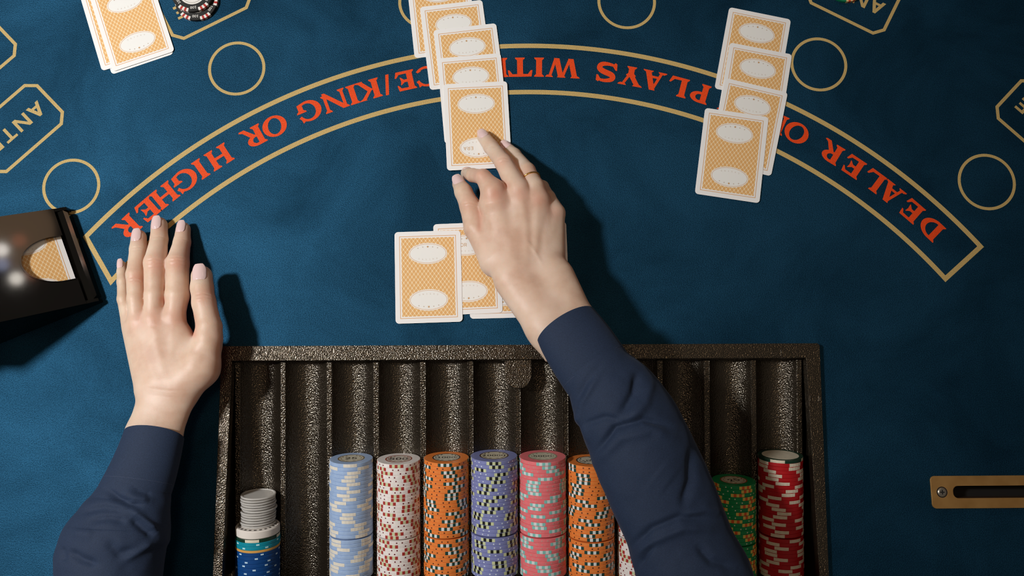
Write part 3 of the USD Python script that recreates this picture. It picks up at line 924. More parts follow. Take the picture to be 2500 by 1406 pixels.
RB = px2m(51.5, P(485, 3, .004))
for k, (u, v, lab) in enumerate([(479, 1, "black chip with white and red edge spots, lower of two by the ante box"), (470, -20, "black chip with white and red edge spots, lying on the other")]):
    p = P(u, v, TH * (k + 1))
    b = thing("black_chip", lab, "poker chip", (p[0], p[1], TH * k + .0001 * (k + 1)), "black chips by the ante box", _rz(.10 * k))
    loose_chip(b, RB, TH, M_BLK, [M_WHT, M_RSP], 6, M_WHT, "100")
p = P(2065, -45, TH)
g = thing("green_chip", "green chip on the felt at the top edge, barely in the picture", "poker chip", (p[0], p[1], .0001), None, _rz(.75))
loose_chip(g, px2m(52, p), TH, chipmat((14, 128, 84)), [chipmat((238, 204, 140)), chipmat((214, 80, 44))], 6, M_WHT, "")

# ------------------------------------------------------------------ the dealer: hands, forearms, sleeves, cuffs, nails
def smin(a, b, k):
    h = np.clip(0.5 + 0.5 * (b - a) / k, 0, 1)
    return b + (a - b) * h - k * h * (1 - h)


class Field:
    """A distance field on a grid, built from tapering rounded bones."""

    def __init__(self, lo, hi, h):
        self.lo, self.h = np.array(lo), h
        self.n = np.ceil((np.array(hi) - self.lo) / h).astype(int) + 1
        self.ax = [self.lo[k] + h * np.arange(self.n[k]) for k in range(3)]
        self.d = np.full(self.n, 0.05, np.float32)

    def bone(self, d, a, b, ra, rb, k, sq=1.0):
        """blends one bone into the array d in place; sq flattens it vertically"""
        a, b = np.asarray(a, float), np.asarray(b, float)
        pad = max(ra, rb) + 0.012
        i0 = np.maximum(((np.minimum(a, b) - pad - self.lo) / self.h).astype(int), 0)
        i1 = np.minimum(((np.maximum(a, b) + pad - self.lo) / self.h).astype(int) + 2, self.n)
        if (i1 <= i0).any():
            return
        s = tuple(slice(p, q) for p, q in zip(i0, i1))
        X, Y, Z = (self.ax[j][s[j]] for j in range(3))
        ba = b - a
        l2 = max(ba @ ba, 1e-12)
        px, py, pz = (X - a[0])[:, None, None], (Y - a[1])[None, :, None], (Z - a[2])[None, None, :]
        t = np.clip((px * ba[0] + py * ba[1] + pz * ba[2]) / l2, 0, 1)
        dist = np.sqrt((px - t * ba[0]) ** 2 + (py - t * ba[1]) ** 2 + ((pz - t * ba[2]) / sq) ** 2) - (ra + (rb - ra) * t)
        d[s] = smin(d[s], dist.astype(np.float32), k)


def surface_nets(d, lo, h):
    """(vertices, triangles) of the zero level of the grid d"""
    n = np.array(d.shape)
    ins = d < 0
    c = np.zeros(n - 1, np.int8)
    corners = [(i, j, k) for i in (0, 1) for j in (0, 1) for k in (0, 1)]
    sl = lambda o: tuple(slice(o[a], n[a] - 1 + o[a]) for a in range(3))
    for o in corners:
        c += ins[sl(o)]
    cells = np.argwhere((c > 0) & (c < 8))
    idx = np.full(n - 1, -1, np.int64)
    idx[tuple(cells.T)] = np.arange(len(cells))
    acc, cnt = np.zeros((len(cells), 3)), np.zeros(len(cells))
    for o in corners:
        for a in range(3):
            if o[a] == 0:
                p = np.array(o)
                q = p.copy()
                q[a] = 1
                dp, dq = d[tuple((cells + p).T)], d[tuple((cells + q).T)]
                m = (dp < 0) != (dq < 0)
                t = dp[m] / (dp[m] - dq[m])
                x = np.repeat(p[None].astype(float), m.sum(), 0)
                x[:, a] = t
                acc[m] += x
                cnt[m] += 1
    v = (cells + acc / cnt[:, None]) * h + lo
    quads = []
    for a in range(3):
        b, e = (a + 1) % 3, (a + 2) % 3
        s0, s1 = [slice(1, n[k] - 1) for k in range(3)], [slice(1, n[k] - 1) for k in range(3)]
        s0[a], s1[a] = slice(0, n[a] - 1), slice(1, n[a])
        A, B = ins[tuple(s0)], ins[tuple(s1)]
        pos = np.argwhere(A != B)
        flip = A[tuple(pos.T)]
        off = np.array([1, 1, 1])
        off[a] = 0
        p = pos + off
        eb, ee = np.eye(3, dtype=int)[b], np.eye(3, dtype=int)[e]
        q = np.stack([idx[tuple((p - o).T)] for o in (eb + ee, ee, 0 * eb, eb)], 1)
        q[~flip] = q[~flip][:, ::-1]
        quads.append(q)
    q = np.vstack(quads)
    q = q[(q >= 0).all(1)]
    return v, np.vstack([q[:, [0, 1, 2]], q[:, [0, 2, 3]]])


def normals_of(v, f):
    fn = np.cross(v[f[:, 1]] - v[f[:, 0]], v[f[:, 2]] - v[f[:, 0]])
    n = np.zeros_like(v)
    for k in range(3):
        np.add.at(n, f[:, k], fn)
    return n / np.maximum(np.linalg.norm(n, axis=1, keepdims=True), 1e-20)


def seg_dist(uv, pts):
    """distance in pixels to a polyline and how far along it (0 to 1) the nearest point lies"""
    best, at = np.full(len(uv), 1e9), np.zeros(len(uv))
    pts = np.array(pts, float)
    for i in range(len(pts) - 1):
        a, ba = pts[i], pts[i + 1] - pts[i]
        t = np.clip(((uv - a) @ ba) / max(ba @ ba, 1e-9), 0, 1)
        d = np.linalg.norm(uv - a - t[:, None] * ba, axis=1)
        m = d < best
        best[m] = d[m]
        at[m] = (i + t[m]) / (len(pts) - 1)
    return best, at


def sculpt(v, f, strokes, facing=0.15):
    """presses creases (negative) and raises tendons (positive): strokes of (polyline, millimetres, half width in pixels)"""
    n = normals_of(v, f)
    uv = project(v)
    up = np.clip((n[:, 2] - facing) / 0.3, 0, 1)
    d = np.zeros(len(v))
    for pts, mm, w in strokes:
        s, t = seg_dist(uv, pts)
        fade = np.clip(np.minimum(t, 1 - t) * 5 + .25, 0, 1)
        d += mm * .001 * np.exp(-(s / w) ** 2) * fade * up
    return v + n * d[:, None]


class Hand:
    def __init__(self, crop, scale, origin):
        self.s, self.o = scale, origin
        self.nails = []

    def pt(self, x, y, z):
        return P(self.o[0] + x / self.s, self.o[1] + y / self.s, z * .001)

    def r(self, rc, p):
        return px2m(rc / self.s, p)

    def joints(self, js):
        out = []
        for x, y, z, rc in js:
            p = self.pt(x, y, z)
            out.append((p, self.r(rc, p)))
        return out

    def build(self, lo_px, hi_px, h, fingers, palm, extra, iters=6):
        a, b = self.pt(*lo_px, 0), self.pt(*hi_px, 0)
        lo = np.r_[np.minimum(a, b)[:2] - .012, -.003]
        hi = np.r_[np.maximum(a, b)[:2] + .012, 0.125]
        F = Field(lo, hi, h)
        dp = F.d.copy()
        for a, b, sq in palm:
            (pa, ra), (pb, rb) = self.joints([a, b])
            F.bone(dp, pa, pb, ra, rb, .009, sq)
        df = F.d.copy()
        for js in fingers:
            d1 = np.full(F.n, .05, np.float32)
            q = self.joints(js)
            for (pa, ra), (pb, rb) in zip(q, q[1:]):
                F.bone(d1, pa, pb, ra, rb, .0022, 1.0)
            df = smin(df, d1, .0009)
        d = smin(dp, df, .0042)
        for a, b in extra:
            (pa, ra), (pb, rb) = self.joints([a, b])
            F.bone(d, pa, pb, ra, rb, .006)
        for k in range(3):                        # the forearm ends flat at the grid's edge, inside the sleeve
            for e_ in (slice(0, 2), slice(-2, None)):
                s = [slice(None)] * 3
                s[k] = e_
                d[tuple(s)] = np.maximum(d[tuple(s)], h * .5)
        for _ in range(12):                       # close the pinched cells where two fingers touch, so that the surface is a clean solid
            v, f = surface_nets(d, F.lo, h)
            e = np.sort(np.vstack([f[:, [0, 1]], f[:, [1, 2]], f[:, [2, 0]]]), 1)
            ue, cnt = np.unique(e, axis=0, return_counts=True)
            bad = np.unique(ue[cnt != 2])
            if not len(bad):
                break
            for c in np.unique(((v[bad] - F.lo) / h).astype(int), axis=0):
                s = tuple(slice(k, k + 2) for k in c)
                d[s] = np.minimum(d[s], -h * .15)
        m = trimesh.Trimesh(v, f, process=False)
        trimesh.smoothing.filter_taubin(m, lamb=0.5, nu=0.53, iterations=iters)
        return np.array(m.vertices), np.array(m.faces)


def nail_mesh(c, along, up, length, width, rad, tipw=0.82):
    """a nail plate: c centre on the finger's top, along towards the tip, curved across with radius rad"""
    along = along / np.linalg.norm(along)
    up = up - along * (up @ along)
    up /= np.linalg.norm(up)
    side = np.cross(along, up)
    S, Tn = np.linspace(-1, 1, 19), np.linspace(-1, 1, 25)
    v = []
    for layer in (0, 1):
        for t in Tn:
            taper = 1.0
            if t > 0.35:
                taper = math.sqrt(max(1 - ((t - .35) / .65) ** 2 * .62, 0.02)) * (1 - (1 - tipw) * (t - .35) / .65)
            if t < -0.30:
                taper = math.sqrt(max(1 - ((-t - .30) / .70) ** 2 * .90, .02))
            for s in S:
                x = s * width / 2 * taper
                ph = x / rad
                zz = rad * (math.cos(ph) - 1) - (t ** 2) * .0006 - (0.0007 if layer else 0) - (0.0005 if t < -.8 else 0)
                v.append(c + along * (t * length / 2) + side * (rad * math.sin(ph)) + up * zz)
    v = np.array(v)
    ns, nt = len(S), len(Tn)
    f = []
    for i in range(nt - 1):
        for j in range(ns - 1):
            a = i * ns + j
            f += [[a, a + 1, a + ns + 1], [a, a + ns + 1, a + ns]]
            o = ns * nt
            f += [[o + a, o + a + ns + 1, o + a + 1], [o + a, o + a + ns, o + a + ns + 1]]
    edge = [j for j in range(ns)] + [i * ns + ns - 1 for i in range(1, nt)] + [(nt - 1) * ns + j for j in range(ns - 2, -1, -1)] + [i * ns for i in range(nt - 2, 0, -1)]
    o = ns * nt
    for k in range(len(edge)):
        a, b = edge[k], edge[(k + 1) % len(edge)]
        f += [[a, o + a, o + b], [a, o + b, b]]
    m = trimesh.Trimesh(v, f, process=False)
    m.fix_normals()
    return m


# skin
def skin():
    n = {"g": ("geometry", {}), "n1": ("noise_texture", {"scale": 38.0, "detail": 4.0, "roughness": 0.55}),
         "r1": ("rgb_ramp", {"ramp": [(0.30, lin(203, 166, 143)), (0.52, lin(217, 186, 164)), (0.75, lin(225, 197, 178))]}),
         "n2": ("noise_texture", {"scale": 900.0, "detail": 3.0, "roughness": 0.6}),
         "b": ("bump", {"strength": 0.18, "distance": 0.0004}),
         "at": ("attribute", {"attribute": "flush"}),
         "mx": ("mix_color", {"blend_type": "mix", "b": lin(206, 142, 120)}),
         "p": ("principled_bsdf", {"roughness": 0.46, "specular_ior_level": 0.38, "subsurface_weight": 0.35, "subsurface_radius": (1.0, 0.35, 0.2), "subsurface_scale": 0.0035})}
    return mat("skin", n, [("g.position", "n1.vector"), ("n1.fac", "r1.fac"), ("r1.color", "mx.a"), ("at.fac", "mx.fac"), ("mx.result", "p.base_color"),
                           ("g.position", "n2.vector"), ("n2.fac", "b.height"), ("b.normal", "p.normal")])


M_SKIN = skin()
M_NAIL = plain("nail_polish", lin(226, 196, 192), 0.12, 0.55, coat_weight=0.6, coat_roughness=0.05)


def cloth(name, rgb):
    n = {"g": ("geometry", {}), "w": ("noise_texture", {"scale": 1500.0, "detail": 2.0}),
         "r": ("rgb_ramp", {"ramp": [(0.3, tuple(c * .8 for c in rgb)), (0.7, tuple(c * 1.2 for c in rgb))]}),
         "b": ("bump", {"strength": 0.25, "distance": 0.0003}),
         "p": ("principled_bsdf", {"roughness": 0.75, "specular_ior_level": 0.25, "sheen_weight": 0.12, "sheen_roughness": 0.4, "sheen_tint": (0.7, 0.8, 1.0)})}
    return mat(name, n, [("g.position", "w.vector"), ("w.fac", "r.fac"), ("r.color", "p.base_color"), ("w.fac", "b.height"), ("b.normal", "p.normal")])


M_SHIRT = cloth("navy_shirt", lin(36, 49, 72))
M_THREAD = plain("stitch_thread", lin(86, 96, 122), 0.7)

# --- left hand (pixels of an enlarged crop: origin 240, 500, scale 2.3425)
LH = Hand(None, 2.3425, (240, 500))
L_fing = [
    [(436, 640, 27, 58), (451, 520, 26, 66), (453, 335, 21, 64), (479, 214, 11, 47), (486, 140, 8, 41)],
    [(318, 650, 28, 58), (320, 520, 27, 55), (327, 332, 22, 64), (348, 196, 11, 48), (349, 116, 8.5, 46)],
    [(224, 665, 26, 50), (214, 540, 25, 47), (211, 400, 20, 50), (229, 254, 10, 47), (232, 186, 8, 43)],
    [(170, 655, 20, 40), (143, 540, 17, 33), (139, 440, 13, 30), (136, 384, 8, 27), (133, 344, 6.5, 25)],
    [(620, 800, 35, 80), (634, 700, 34, 71), (604, 560, 32, 66), (593, 474, 29, 63), (592, 408, 27, 60)],
]
L_palm = [((148, 590, 13, 24), (188, 590, 18, 30), 1.0), ((430, 660, 27, 66), (465, 1000, 33, 82), .85), ((320, 670, 28, 66), (395, 1010, 34, 82), .9), ((232, 690, 26, 60), (325, 1020, 33, 74), .9), ((180, 700, 21, 44), (266, 1050, 30, 56), 1.0),
          ((628, 770, 35, 80), (578, 930, 34, 107), .85), ((578, 930, 34, 107), (480, 1050, 34, 100), .8), ((470, 760, 26, 70), (520, 900, 28, 80), .8),
          ((352, 1080, 33, 116), (276, 1330, 38, 118), .62), ((448, 1075, 33, 112), (352, 1345, 38, 110), .62), ((276, 1330, 38, 118), (140, 1700, 46, 116), .66), ((352, 1345, 38, 110), (210, 1720, 46, 112), .66)]
lv, lf = LH.build((70, 1420), (745, 20), .00085, L_fing, L_palm, [])
cr = lambda pts: [(240 + x / 2.3425, 500 + y / 2.3425) for x, y in pts]
L_strokes = [(cr(p), mm, w) for p, mm, w in [
    ([(272, 318), (325, 308), (385, 322)], -.35, 1.6), ([(268, 338), (325, 330), (388, 342)], -.40, 1.6), ([(272, 358), (325, 352), (385, 362)], -.28, 1.6),
    ([(395, 300), (450, 296), (512, 308)], -.3, 1.6), ([(392, 320), (450, 314), (515, 326)], -.35, 1.6), ([(392, 342), (450, 336), (515, 346)], -.25, 1.6),
    ([(170, 418), (210, 412), (252, 424)], -.3, 1.6), ([(168, 436), (210, 430), (252, 442)], -.3, 1.6),
    ([(305, 186), (350, 180), (392, 190)], -.3, 1.4), ([(305, 204), (350, 198), (392, 208)], -.25, 1.4),
    ([(440, 200), (482, 196), (522, 206)], -.3, 1.4), ([(190, 246), (230, 240), (272, 250)], -.3, 1.4), ([(190, 262), (230, 256), (272, 266)], -.2, 1.4),
    ([(550, 515), (600, 505), (652, 518)], -.35, 1.7), ([(555, 533), (605, 526), (655, 536)], -.3, 1.7), ([(560, 550), (605, 545), (650, 552)], -.2, 1.6),
    ([(318, 640), (330, 800), (385, 1000)], .25, 9), ([(430, 640), (420, 800), (420, 990)], .25, 9), ([(225, 670), (262, 850), (330, 1010)], .25, 8),
    ([(378, 545), (330, 600)], -.25, 8), ([(540, 745), (610, 860), (560, 960)], -.5, 14), ([(300, 690), (340, 700)], -.2, 4),
    ([(270, 1045), (400, 1062), (540, 1062)], -.14, 3), ([(280, 1085), (400, 1100), (520, 1098)], -.08, 3)]]
lv = sculpt(lv, lf, L_strokes)

# --- right hand (origin 1050, 280, scale 2.7044)
RH = Hand(None, 2.7044, (1050, 280))
R_fing = [
    [(592, 560, 50, 82), (585, 500, 50, 78), (486, 318, 41, 58), (402, 212, 17, 49), (352, 144, 9, 43)],
    [(712, 560, 50, 74), (690, 480, 47, 66), (640, 372, 38, 56), (556, 268, 16, 46), (503, 214, 9, 38)],
    [(432, 580, 50, 104), (418, 505, 52, 84), (350, 412, 50, 52), (282, 400, 34, 44), (242, 388, 18, 40)],
    [(400, 880, 44, 96), (298, 750, 42, 74), (264, 605, 38, 68), (220, 510, 33, 58), (192, 458, 29, 46)],
    [(830, 640, 45, 58), (780, 545, 38, 46), (742, 478, 24, 42), (690, 440, 12, 36)],
]
R_palm = [((432, 590, 49, 106), (530, 1000, 56, 100), .75), ((590, 570, 51, 92), (610, 1000, 58, 100), .75), ((712, 585, 50, 86), (700, 1000, 57, 98), .78), ((828, 665, 45, 62), (798, 985, 54, 96), .85),
          ((330, 770, 42, 76), (440, 960, 50, 120), .8),
          ((568, 1082, 61, 150), (790, 1400, 74, 150), .62), ((812, 1088, 62, 150), (962, 1410, 74, 150), .62), ((790, 1400, 74, 150), (1120, 1900, 88, 150), .66), ((962, 1410, 74, 150), (1240, 1870, 88, 150), .66)]
rv, rf = RH.build((100, 1600), (1180, 50), .00085, R_fing, R_palm, [])
cr2 = lambda pts: [(1050 + x / 2.7044, 280 + y / 2.7044) for x, y in pts]
R_strokes = [(cr2(p), mm, w) for p, mm, w in [
    ([(432, 300), (478, 282), (520, 290)], -.3, 1.7), ([(440, 322), (486, 302), (530, 308)], -.3, 1.7), ([(362, 232), (400, 210), (440, 214)], -.25, 1.5), ([(350, 222), (390, 200), (428, 206)], -.2, 1.5),
    ([(540, 290), (570, 262), (600, 262)], -.25, 1.5), ([(300, 372), (345, 362), (385, 372)], -.25, 2),
    ([(205, 590), (255, 578), (318, 592)], -.3, 1.8), ([(208, 608), (258, 598), (318, 610)], -.25, 1.8),
    ([(600, 520), (630, 700), (640, 980)], .55, 10), ([(715, 560), (700, 720), (690, 980)], .5, 9), ([(660, 620), (668, 760), (672, 900)], -.35, 9), ([(770, 620), (745, 780), (735, 920)], -.45, 9),
    ([(440, 560), (500, 760), (560, 980)], .45, 12), ([(640, 830), (690, 900), (740, 990)], .5, 5), ([(520, 600), (540, 720)], -.4, 12),
    ([(330, 760), (330, 660), (322, 600)], -.5, 5), ([(835, 640), (800, 800)], .4, 9), ([(560, 1120), (740, 1080), (900, 1040)], -.3, 4)]]
rv = sculpt(rv, rf, R_strokes)

person = thing("person", "dealer seen by both forearms in navy shirt sleeves, one hand on the cards, one resting", "person")


# the rest of the dealer stands behind the table's edge, out of the picture: arms, shoulders and head join the hands into one body
import manifold3d as m3


def chain(js, scale=1.0, grow=0.0, seg=40):
    """union of hulls of spheres: js is a list of bones ((x, y, z, r), (x, y, z, r), ...)"""
    parts_ = []
    for bone in js:
        balls = [m3.Manifold.sphere(r + grow, seg).translate([x, y, z]) for x, y, z, r in bone]
        parts_.append(m3.Manifold.batch_hull(balls))
    return m3.Manifold.batch_boolean(parts_, m3.OpType.Add)


def as_manifold(v, f):
    m = trimesh.Trimesh(v, f, process=False)
    if m.volume < 0:
        f = f[:, ::-1]
    return m3.Manifold(m3.Mesh(vert_properties=np.ascontiguousarray(v, np.float32), tri_verts=np.ascontiguousarray(f, np.uint32)))


FA_L = [(*P(u, v, z * .001), r) for u, v, z, r in [(352, 1112, 40, .012), (312, 1230, 44, .016), (272, 1350, 47, .019), (268, 1420, 48, .020), (272, 1500, 53, .022), (300, 1640, 70, .026), (335, 1740, 97, .030)]]
FA_R = [(*P(u, v, z * .001), r) for u, v, z, r in [(1425, 865, 81, .016), (1482, 960, 86, .016), (1560, 1110, 90, .017), (1640, 1260, 92, .018), (1695, 1390, 92, .019), (1715, 1480, 94, .021), (1750, 1620, 105, .026), (1785, 1720, 127, .030)]]
SH_L, SH_R = np.array([-.19, -.46, .30]), np.array([.17, -.46, .31])
upper = [(FA_L[-1], (*SH_L, .042)), (FA_R[-1], (*SH_R, .042))]
arms = list(zip(FA_L, FA_L[1:])) + list(zip(FA_R, FA_R[1:])) + upper
torso = [((*SH_L, .048), (*SH_R, .048), (-.10, -.52, .20, .09), (.09, -.52, .20, .09)), ((-.10, -.52, .20, .09), (.09, -.52, .20, .09), (-.08, -.55, -.08, .08), (.07, -.55, -.08, .08)),
         ((-.08, -.55, -.08, .08), (.07, -.55, -.08, .08), (-.09, -.57, -.22, .09), (.08, -.57, -.22, .09))]
legs = [((sx_, -.57, -.22, .085), (sx_, -.57, -.48, .062), (sx_, -.56, -.46, .062)) for sx_ in (-.09, .08)] + [((sx_, -.57, -.47, .06), (sx_, -.58, -.72, .042)) for sx_ in (-.09, .08)]
head = [((-.01, -.48, .33, .055), (-.01, -.45, .42, .05)), ((-.01, -.46, .50, .078), (-.01, -.43, .47, .07), (-.01, -.41, .42, .045)), ((-.01, -.352, .46, .010), (-.01, -.345, .44, .012), (-.01, -.36, .437, .014))]
whole = as_manifold(lv, lf) + as_manifold(rv, rf) + chain(arms + torso + legs + head)
_mm = whole.to_mesh()
bv_, bf_ = np.array(_mm.vert_properties[:, :3], float), np.array(_mm.tri_verts)
uv = project(bv_)
flush = np.zeros(len(bv_))
for pts, amt, w in [(cr([(450, 330)] * 2), .5, 22), (cr([(327, 335)] * 2), .5, 22), (cr([(211, 415)] * 2), .5, 18), (cr([(600, 530)] * 2), .35, 22), (cr([(430, 640)] * 2), .45, 30), (cr([(318, 650)] * 2), .4, 28), (cr([(225, 660)] * 2), .35, 24),
                    (cr([(486, 150)] * 2), .4, 16), (cr([(349, 130)] * 2), .4, 16), (cr([(232, 190)] * 2), .4, 16), (cr([(535, 640), (545, 740)]), .7, 9), (cr([(372, 540)] * 2), .5, 9),
                    (cr2([(430, 530)] * 2), .55, 26), (cr2([(590, 520)] * 2), .45, 26), (cr2([(715, 560)] * 2), .5, 26), (cr2([(835, 640)] * 2), .5, 22), (cr2([(480, 310)] * 2), .4, 18), (cr2([(330, 390)] * 2), .5, 22), (cr2([(250, 590)] * 2), .3, 20),
                    (cr2([(640, 370)] * 2), .4, 18), (cr2([(330, 640), (325, 760)]), .4, 7), (cr2([(455, 460), (520, 470)]), .4, 9)]:
    s, _ = seg_dist(uv, pts)
    flush = np.maximum(flush, amt * np.exp(-(s / w) ** 2))
nv, nf, nn = meshkit.arrays(trimesh.Trimesh(bv_, bf_, process=False), True)
bp = person + "/body"
bm = usdkit.mesh(stage, bp, trimesh.Trimesh(bv_, bf_, process=False), M_SKIN, True)
pv = UsdGeom.PrimvarsAPI(bm).CreatePrimvar("flush", Sdf.ValueTypeNames.FloatArray, "vertex")
pv.Set(flush.astype(np.float32).tolist())


def nail(H, tip, dip, length, width, fwd_=0.0, roll=0.0, lift=None, pitch=0.0):
    """tip, dip: joints as in the finger lists; roll turns the nail about the finger (degrees, + to the picture's right)"""
    (pt_, rt), (pd, rd) = H.joints([tip, dip])
    a = (pt_ - pd) / np.linalg.norm(pt_ - pd)
    up = np.array([0, 0, 1.0])
    up = up - a * (up @ a)
    up /= np.linalg.norm(up)
    side = np.cross(a, up)
    up = up * math.cos(math.radians(roll)) + side * math.sin(math.radians(roll))
    al = a * math.cos(math.radians(pitch)) - up * math.sin(math.radians(pitch))
    up2 = up * math.cos(math.radians(pitch)) + a * math.sin(math.radians(pitch))
    c = pt_ + a * fwd_ + up * (rt + (0.0006 if lift is None else lift))
    part("nail", nail_mesh(c, al, up2, length, width, rt * 0.95), M_NAIL, person, smooth=50)


nail(LH, L_fing[0][-1], L_fing[0][-2], .0140, .0100, .0002, -6, pitch=7)
nail(LH, L_fing[1][-1], L_fing[1][-2], .0145, .0108, .0002, -6, pitch=7)
nail(LH, L_fing[2][-1], L_fing[2][-2], .0140, .0106, .0002, -4, pitch=7)
nail(LH, L_fing[3][-1], L_fing[3][-2], .0110, .0072, .0000, -6, pitch=7)
nail(LH, L_fing[4][-1], L_fing[4][-2], .0180, .0142, .0002, 3, pitch=4)
nail(RH, R_fing[0][-1], R_fing[0][-2], .0130, .0108, -.0005, 0, pitch=8)
nail(RH, R_fing[1][-1], R_fing[1][-2], .0130, .0100, .0000, 6, pitch=8)
nail(RH, R_fing[2][-1], R_fing[2][-2], .0110, .0092, .0000, 42, pitch=6)
nail(RH, R_fing[3][-1], R_fing[3][-2], .0175, .0135, -.0012, 4, pitch=3)


# --- sleeves and cuffs: rings through measured edges, with folds pressed in
def ring_tube(stations, seg, per, ratio, shift=None, close=True):
    """stations: (left pixel, right pixel, z mm); returns vertices (rings x seg) with smooth interpolation"""
    from scipy.interpolate import PchipInterpolator
    q = np.array([[*P(*l, z * .001), *P(*r, z * .001)] for l, r, z in stations])
    mid = (q[:, :3] + q[:, 3:]) / 2
    t = np.r_[0, np.cumsum(np.linalg.norm(np.diff(mid, axis=0), axis=1))]
    n = max(int(t[-1] / per), 4)
    tt = np.linspace(0, t[-1], n)
    q = PchipInterpolator(t, q)(tt)
    L, R_ = q[:, :3], q[:, 3:]
    mid = (L + R_) / 2
    tang = np.gradient(mid, axis=0)
    tang /= np.linalg.norm(tang, axis=1, keepdims=True)
    lat_ = R_ - L
    a = np.linalg.norm(lat_, axis=1) / 2
    lat_ /= (2 * a)[:, None]
    up = np.cross(lat_, tang)
    up[up[:, 2] < 0] *= -1
    up /= np.linalg.norm(up, axis=1, keepdims=True)
    ph = np.linspace(0, 2 * math.pi, seg, endpoint=False)
    v = mid[:, None] + (a[:, None] * np.cos(ph))[..., None] * lat_[:, None] + (a[:, None] * ratio * np.sin(ph))[..., None] * up[:, None]
    if shift:
        k = np.exp(-tt / shift[1])[:, None, None]
        v = v - tang[:, None] * (shift[0] * k * np.clip(np.sin(ph), -.4, 1)[None, :, None])
    return v, tt


def tube_faces(n, seg):
    i, j = np.meshgrid(np.arange(n - 1), np.arange(seg), indexing="ij")
    a, b, c, d = i * seg + j, i * seg + (j + 1) % seg, (i + 1) * seg + (j + 1) % seg, (i + 1) * seg + j
    a, b, c, d = (x.ravel() for x in (a, b, c, d))
    return np.vstack([np.stack([a, b, c], 1), np.stack([a, c, d], 1)])


def shell(v3, thick=0.0012, cap_end=True):
    """a cloth tube with thickness from rings of points"""
    n, seg = v3.shape[:2]
    c = v3.mean(1, keepdims=True)
    inner = c + (v3 - c) * (1 - thick / np.linalg.norm(v3 - c, axis=2, keepdims=True))
    v = np.vstack([v3.reshape(-1, 3), inner.reshape(-1, 3)])
    f = tube_faces(n, seg)
    g = f[:, ::-1] + n * seg
    fs = [f, g]
    for row in (0, n - 1):
        a = row * seg + np.arange(seg)
        b = row * seg + (np.arange(seg) + 1) % seg
        fs += [np.stack([a, b, b + n * seg], 1), np.stack([a, b + n * seg, a + n * seg], 1)]
    m = trimesh.Trimesh(v, np.vstack(fs), process=False)
    m.fix_normals()
    return m


def pressed(v3, strokes, lump=0.0, seed=1, t0=0.06, thin=0.0011, gain=1.3):
    n, seg = v3.shape[:2]
    v = v3.reshape(-1, 3)
    c = np.repeat(v3.mean(1), seg, 0)
    nrm = (v - c) / np.linalg.norm(v - c, axis=1, keepdims=True)
    uv_ = project(v)
    d = np.zeros(len(v))
    for pts, mm, w in strokes:
        s, t = seg_dist(uv_, pts)
        fade = np.clip(np.minimum(t, 1 - t) * 4 + .15, 0, 1)
        d += gain * mm * .001 * np.exp(-(s / (w * .95)) ** 2) * fade * np.clip((nrm[:, 2] + .35) / .4, 0, 1)
    nz = meshkit.fbm(v * [34, 34, 34], 3, seed) - .5
    ramp = np.repeat(np.clip(np.arange(n) / (n * t0 + 1e-9), 0, 1), seg)
    return (v + nrm * ((d + lump * nz) * ramp - thin * (1 - ramp))[:, None]).reshape(n, seg, 3)


def out(pts, hw, z):
    """helper for stations beyond the frame"""
    return pts


# right arm
RC_ST = [((1313, 838), (1450, 755), 80), ((1342, 893), (1490, 803), 83), ((1390, 968), (1532, 862), 87)]
RS_ST = [((1377, 938), (1517, 843), 86), ((1388, 962), (1532, 860), 87), ((1397, 987), (1549, 875), 87), ((1412, 1030), (1583, 903), 88), ((1428, 1075), (1632, 962), 90), ((1447, 1122), (1674, 1030), 91), ((1470, 1190), (1708, 1100), 92),
         ((1500, 1262), (1746, 1190), 93), ((1530, 1330), (1784, 1285), 93), ((1552, 1396), (1828, 1370), 93), ((1575, 1480), (1850, 1450), 95), ((1620, 1620), (1880, 1600), 105), ((1660, 1720), (1910, 1700), 125)]
cv, _ = ring_tube(RC_ST, 96, .0014, .62, (.0065, .03))
cv = pressed(cv, [], .0006, 3, thin=0)
cuff = part("cuff", shell(cv, .0016), M_SHIRT, person, smooth=60)
sv, _ = ring_tube(RS_ST, 200, .0013, .72)
R_FOLD = [([(1480, 870), (1430, 935), (1408, 985)], -1.6, 9), ([(1462, 905), (1420, 985), (1412, 1040)], 2.0, 11), ([(1560, 905), (1548, 960), (1515, 1015)], -2.6, 12), ([(1592, 925), (1575, 985), (1530, 1030)], 1.8, 14),
          ([(1420, 1040), (1475, 1020), (1520, 1026)], -1.6, 9), ([(1455, 1105), (1500, 1045), (1570, 1024), (1640, 1040)], -2.8, 8), ([(1450, 1135), (1515, 1070), (1590, 1050), (1650, 1075)], 1.6, 14),
          ([(1690, 1085), (1690, 1170), (1665, 1240)], -2.4, 13), ([(1540, 1335), (1590, 1290), (1660, 1262), (1750, 1265)], -2.2, 9), ([(1550, 1360), (1600, 1320), (1670, 1290), (1745, 1292)], 1.8, 11), ([(1660, 1262), (1720, 1245), (1770, 1255)], 1.6, 9),
          ([(1560, 1385), (1580, 1350), (1600, 1330)], -1.8, 7), ([(1700, 1330), (1740, 1370), (1800, 1385)], -2.6, 12), ([(1600, 1150), (1640, 1180)], .8, 40), ([(1410, 1000), (1440, 1085)], 1.4, 8)]
sv = pressed(sv, R_FOLD, .0040, 5)
part("sleeve", shell(sv), M_SHIRT, person, smooth=60)

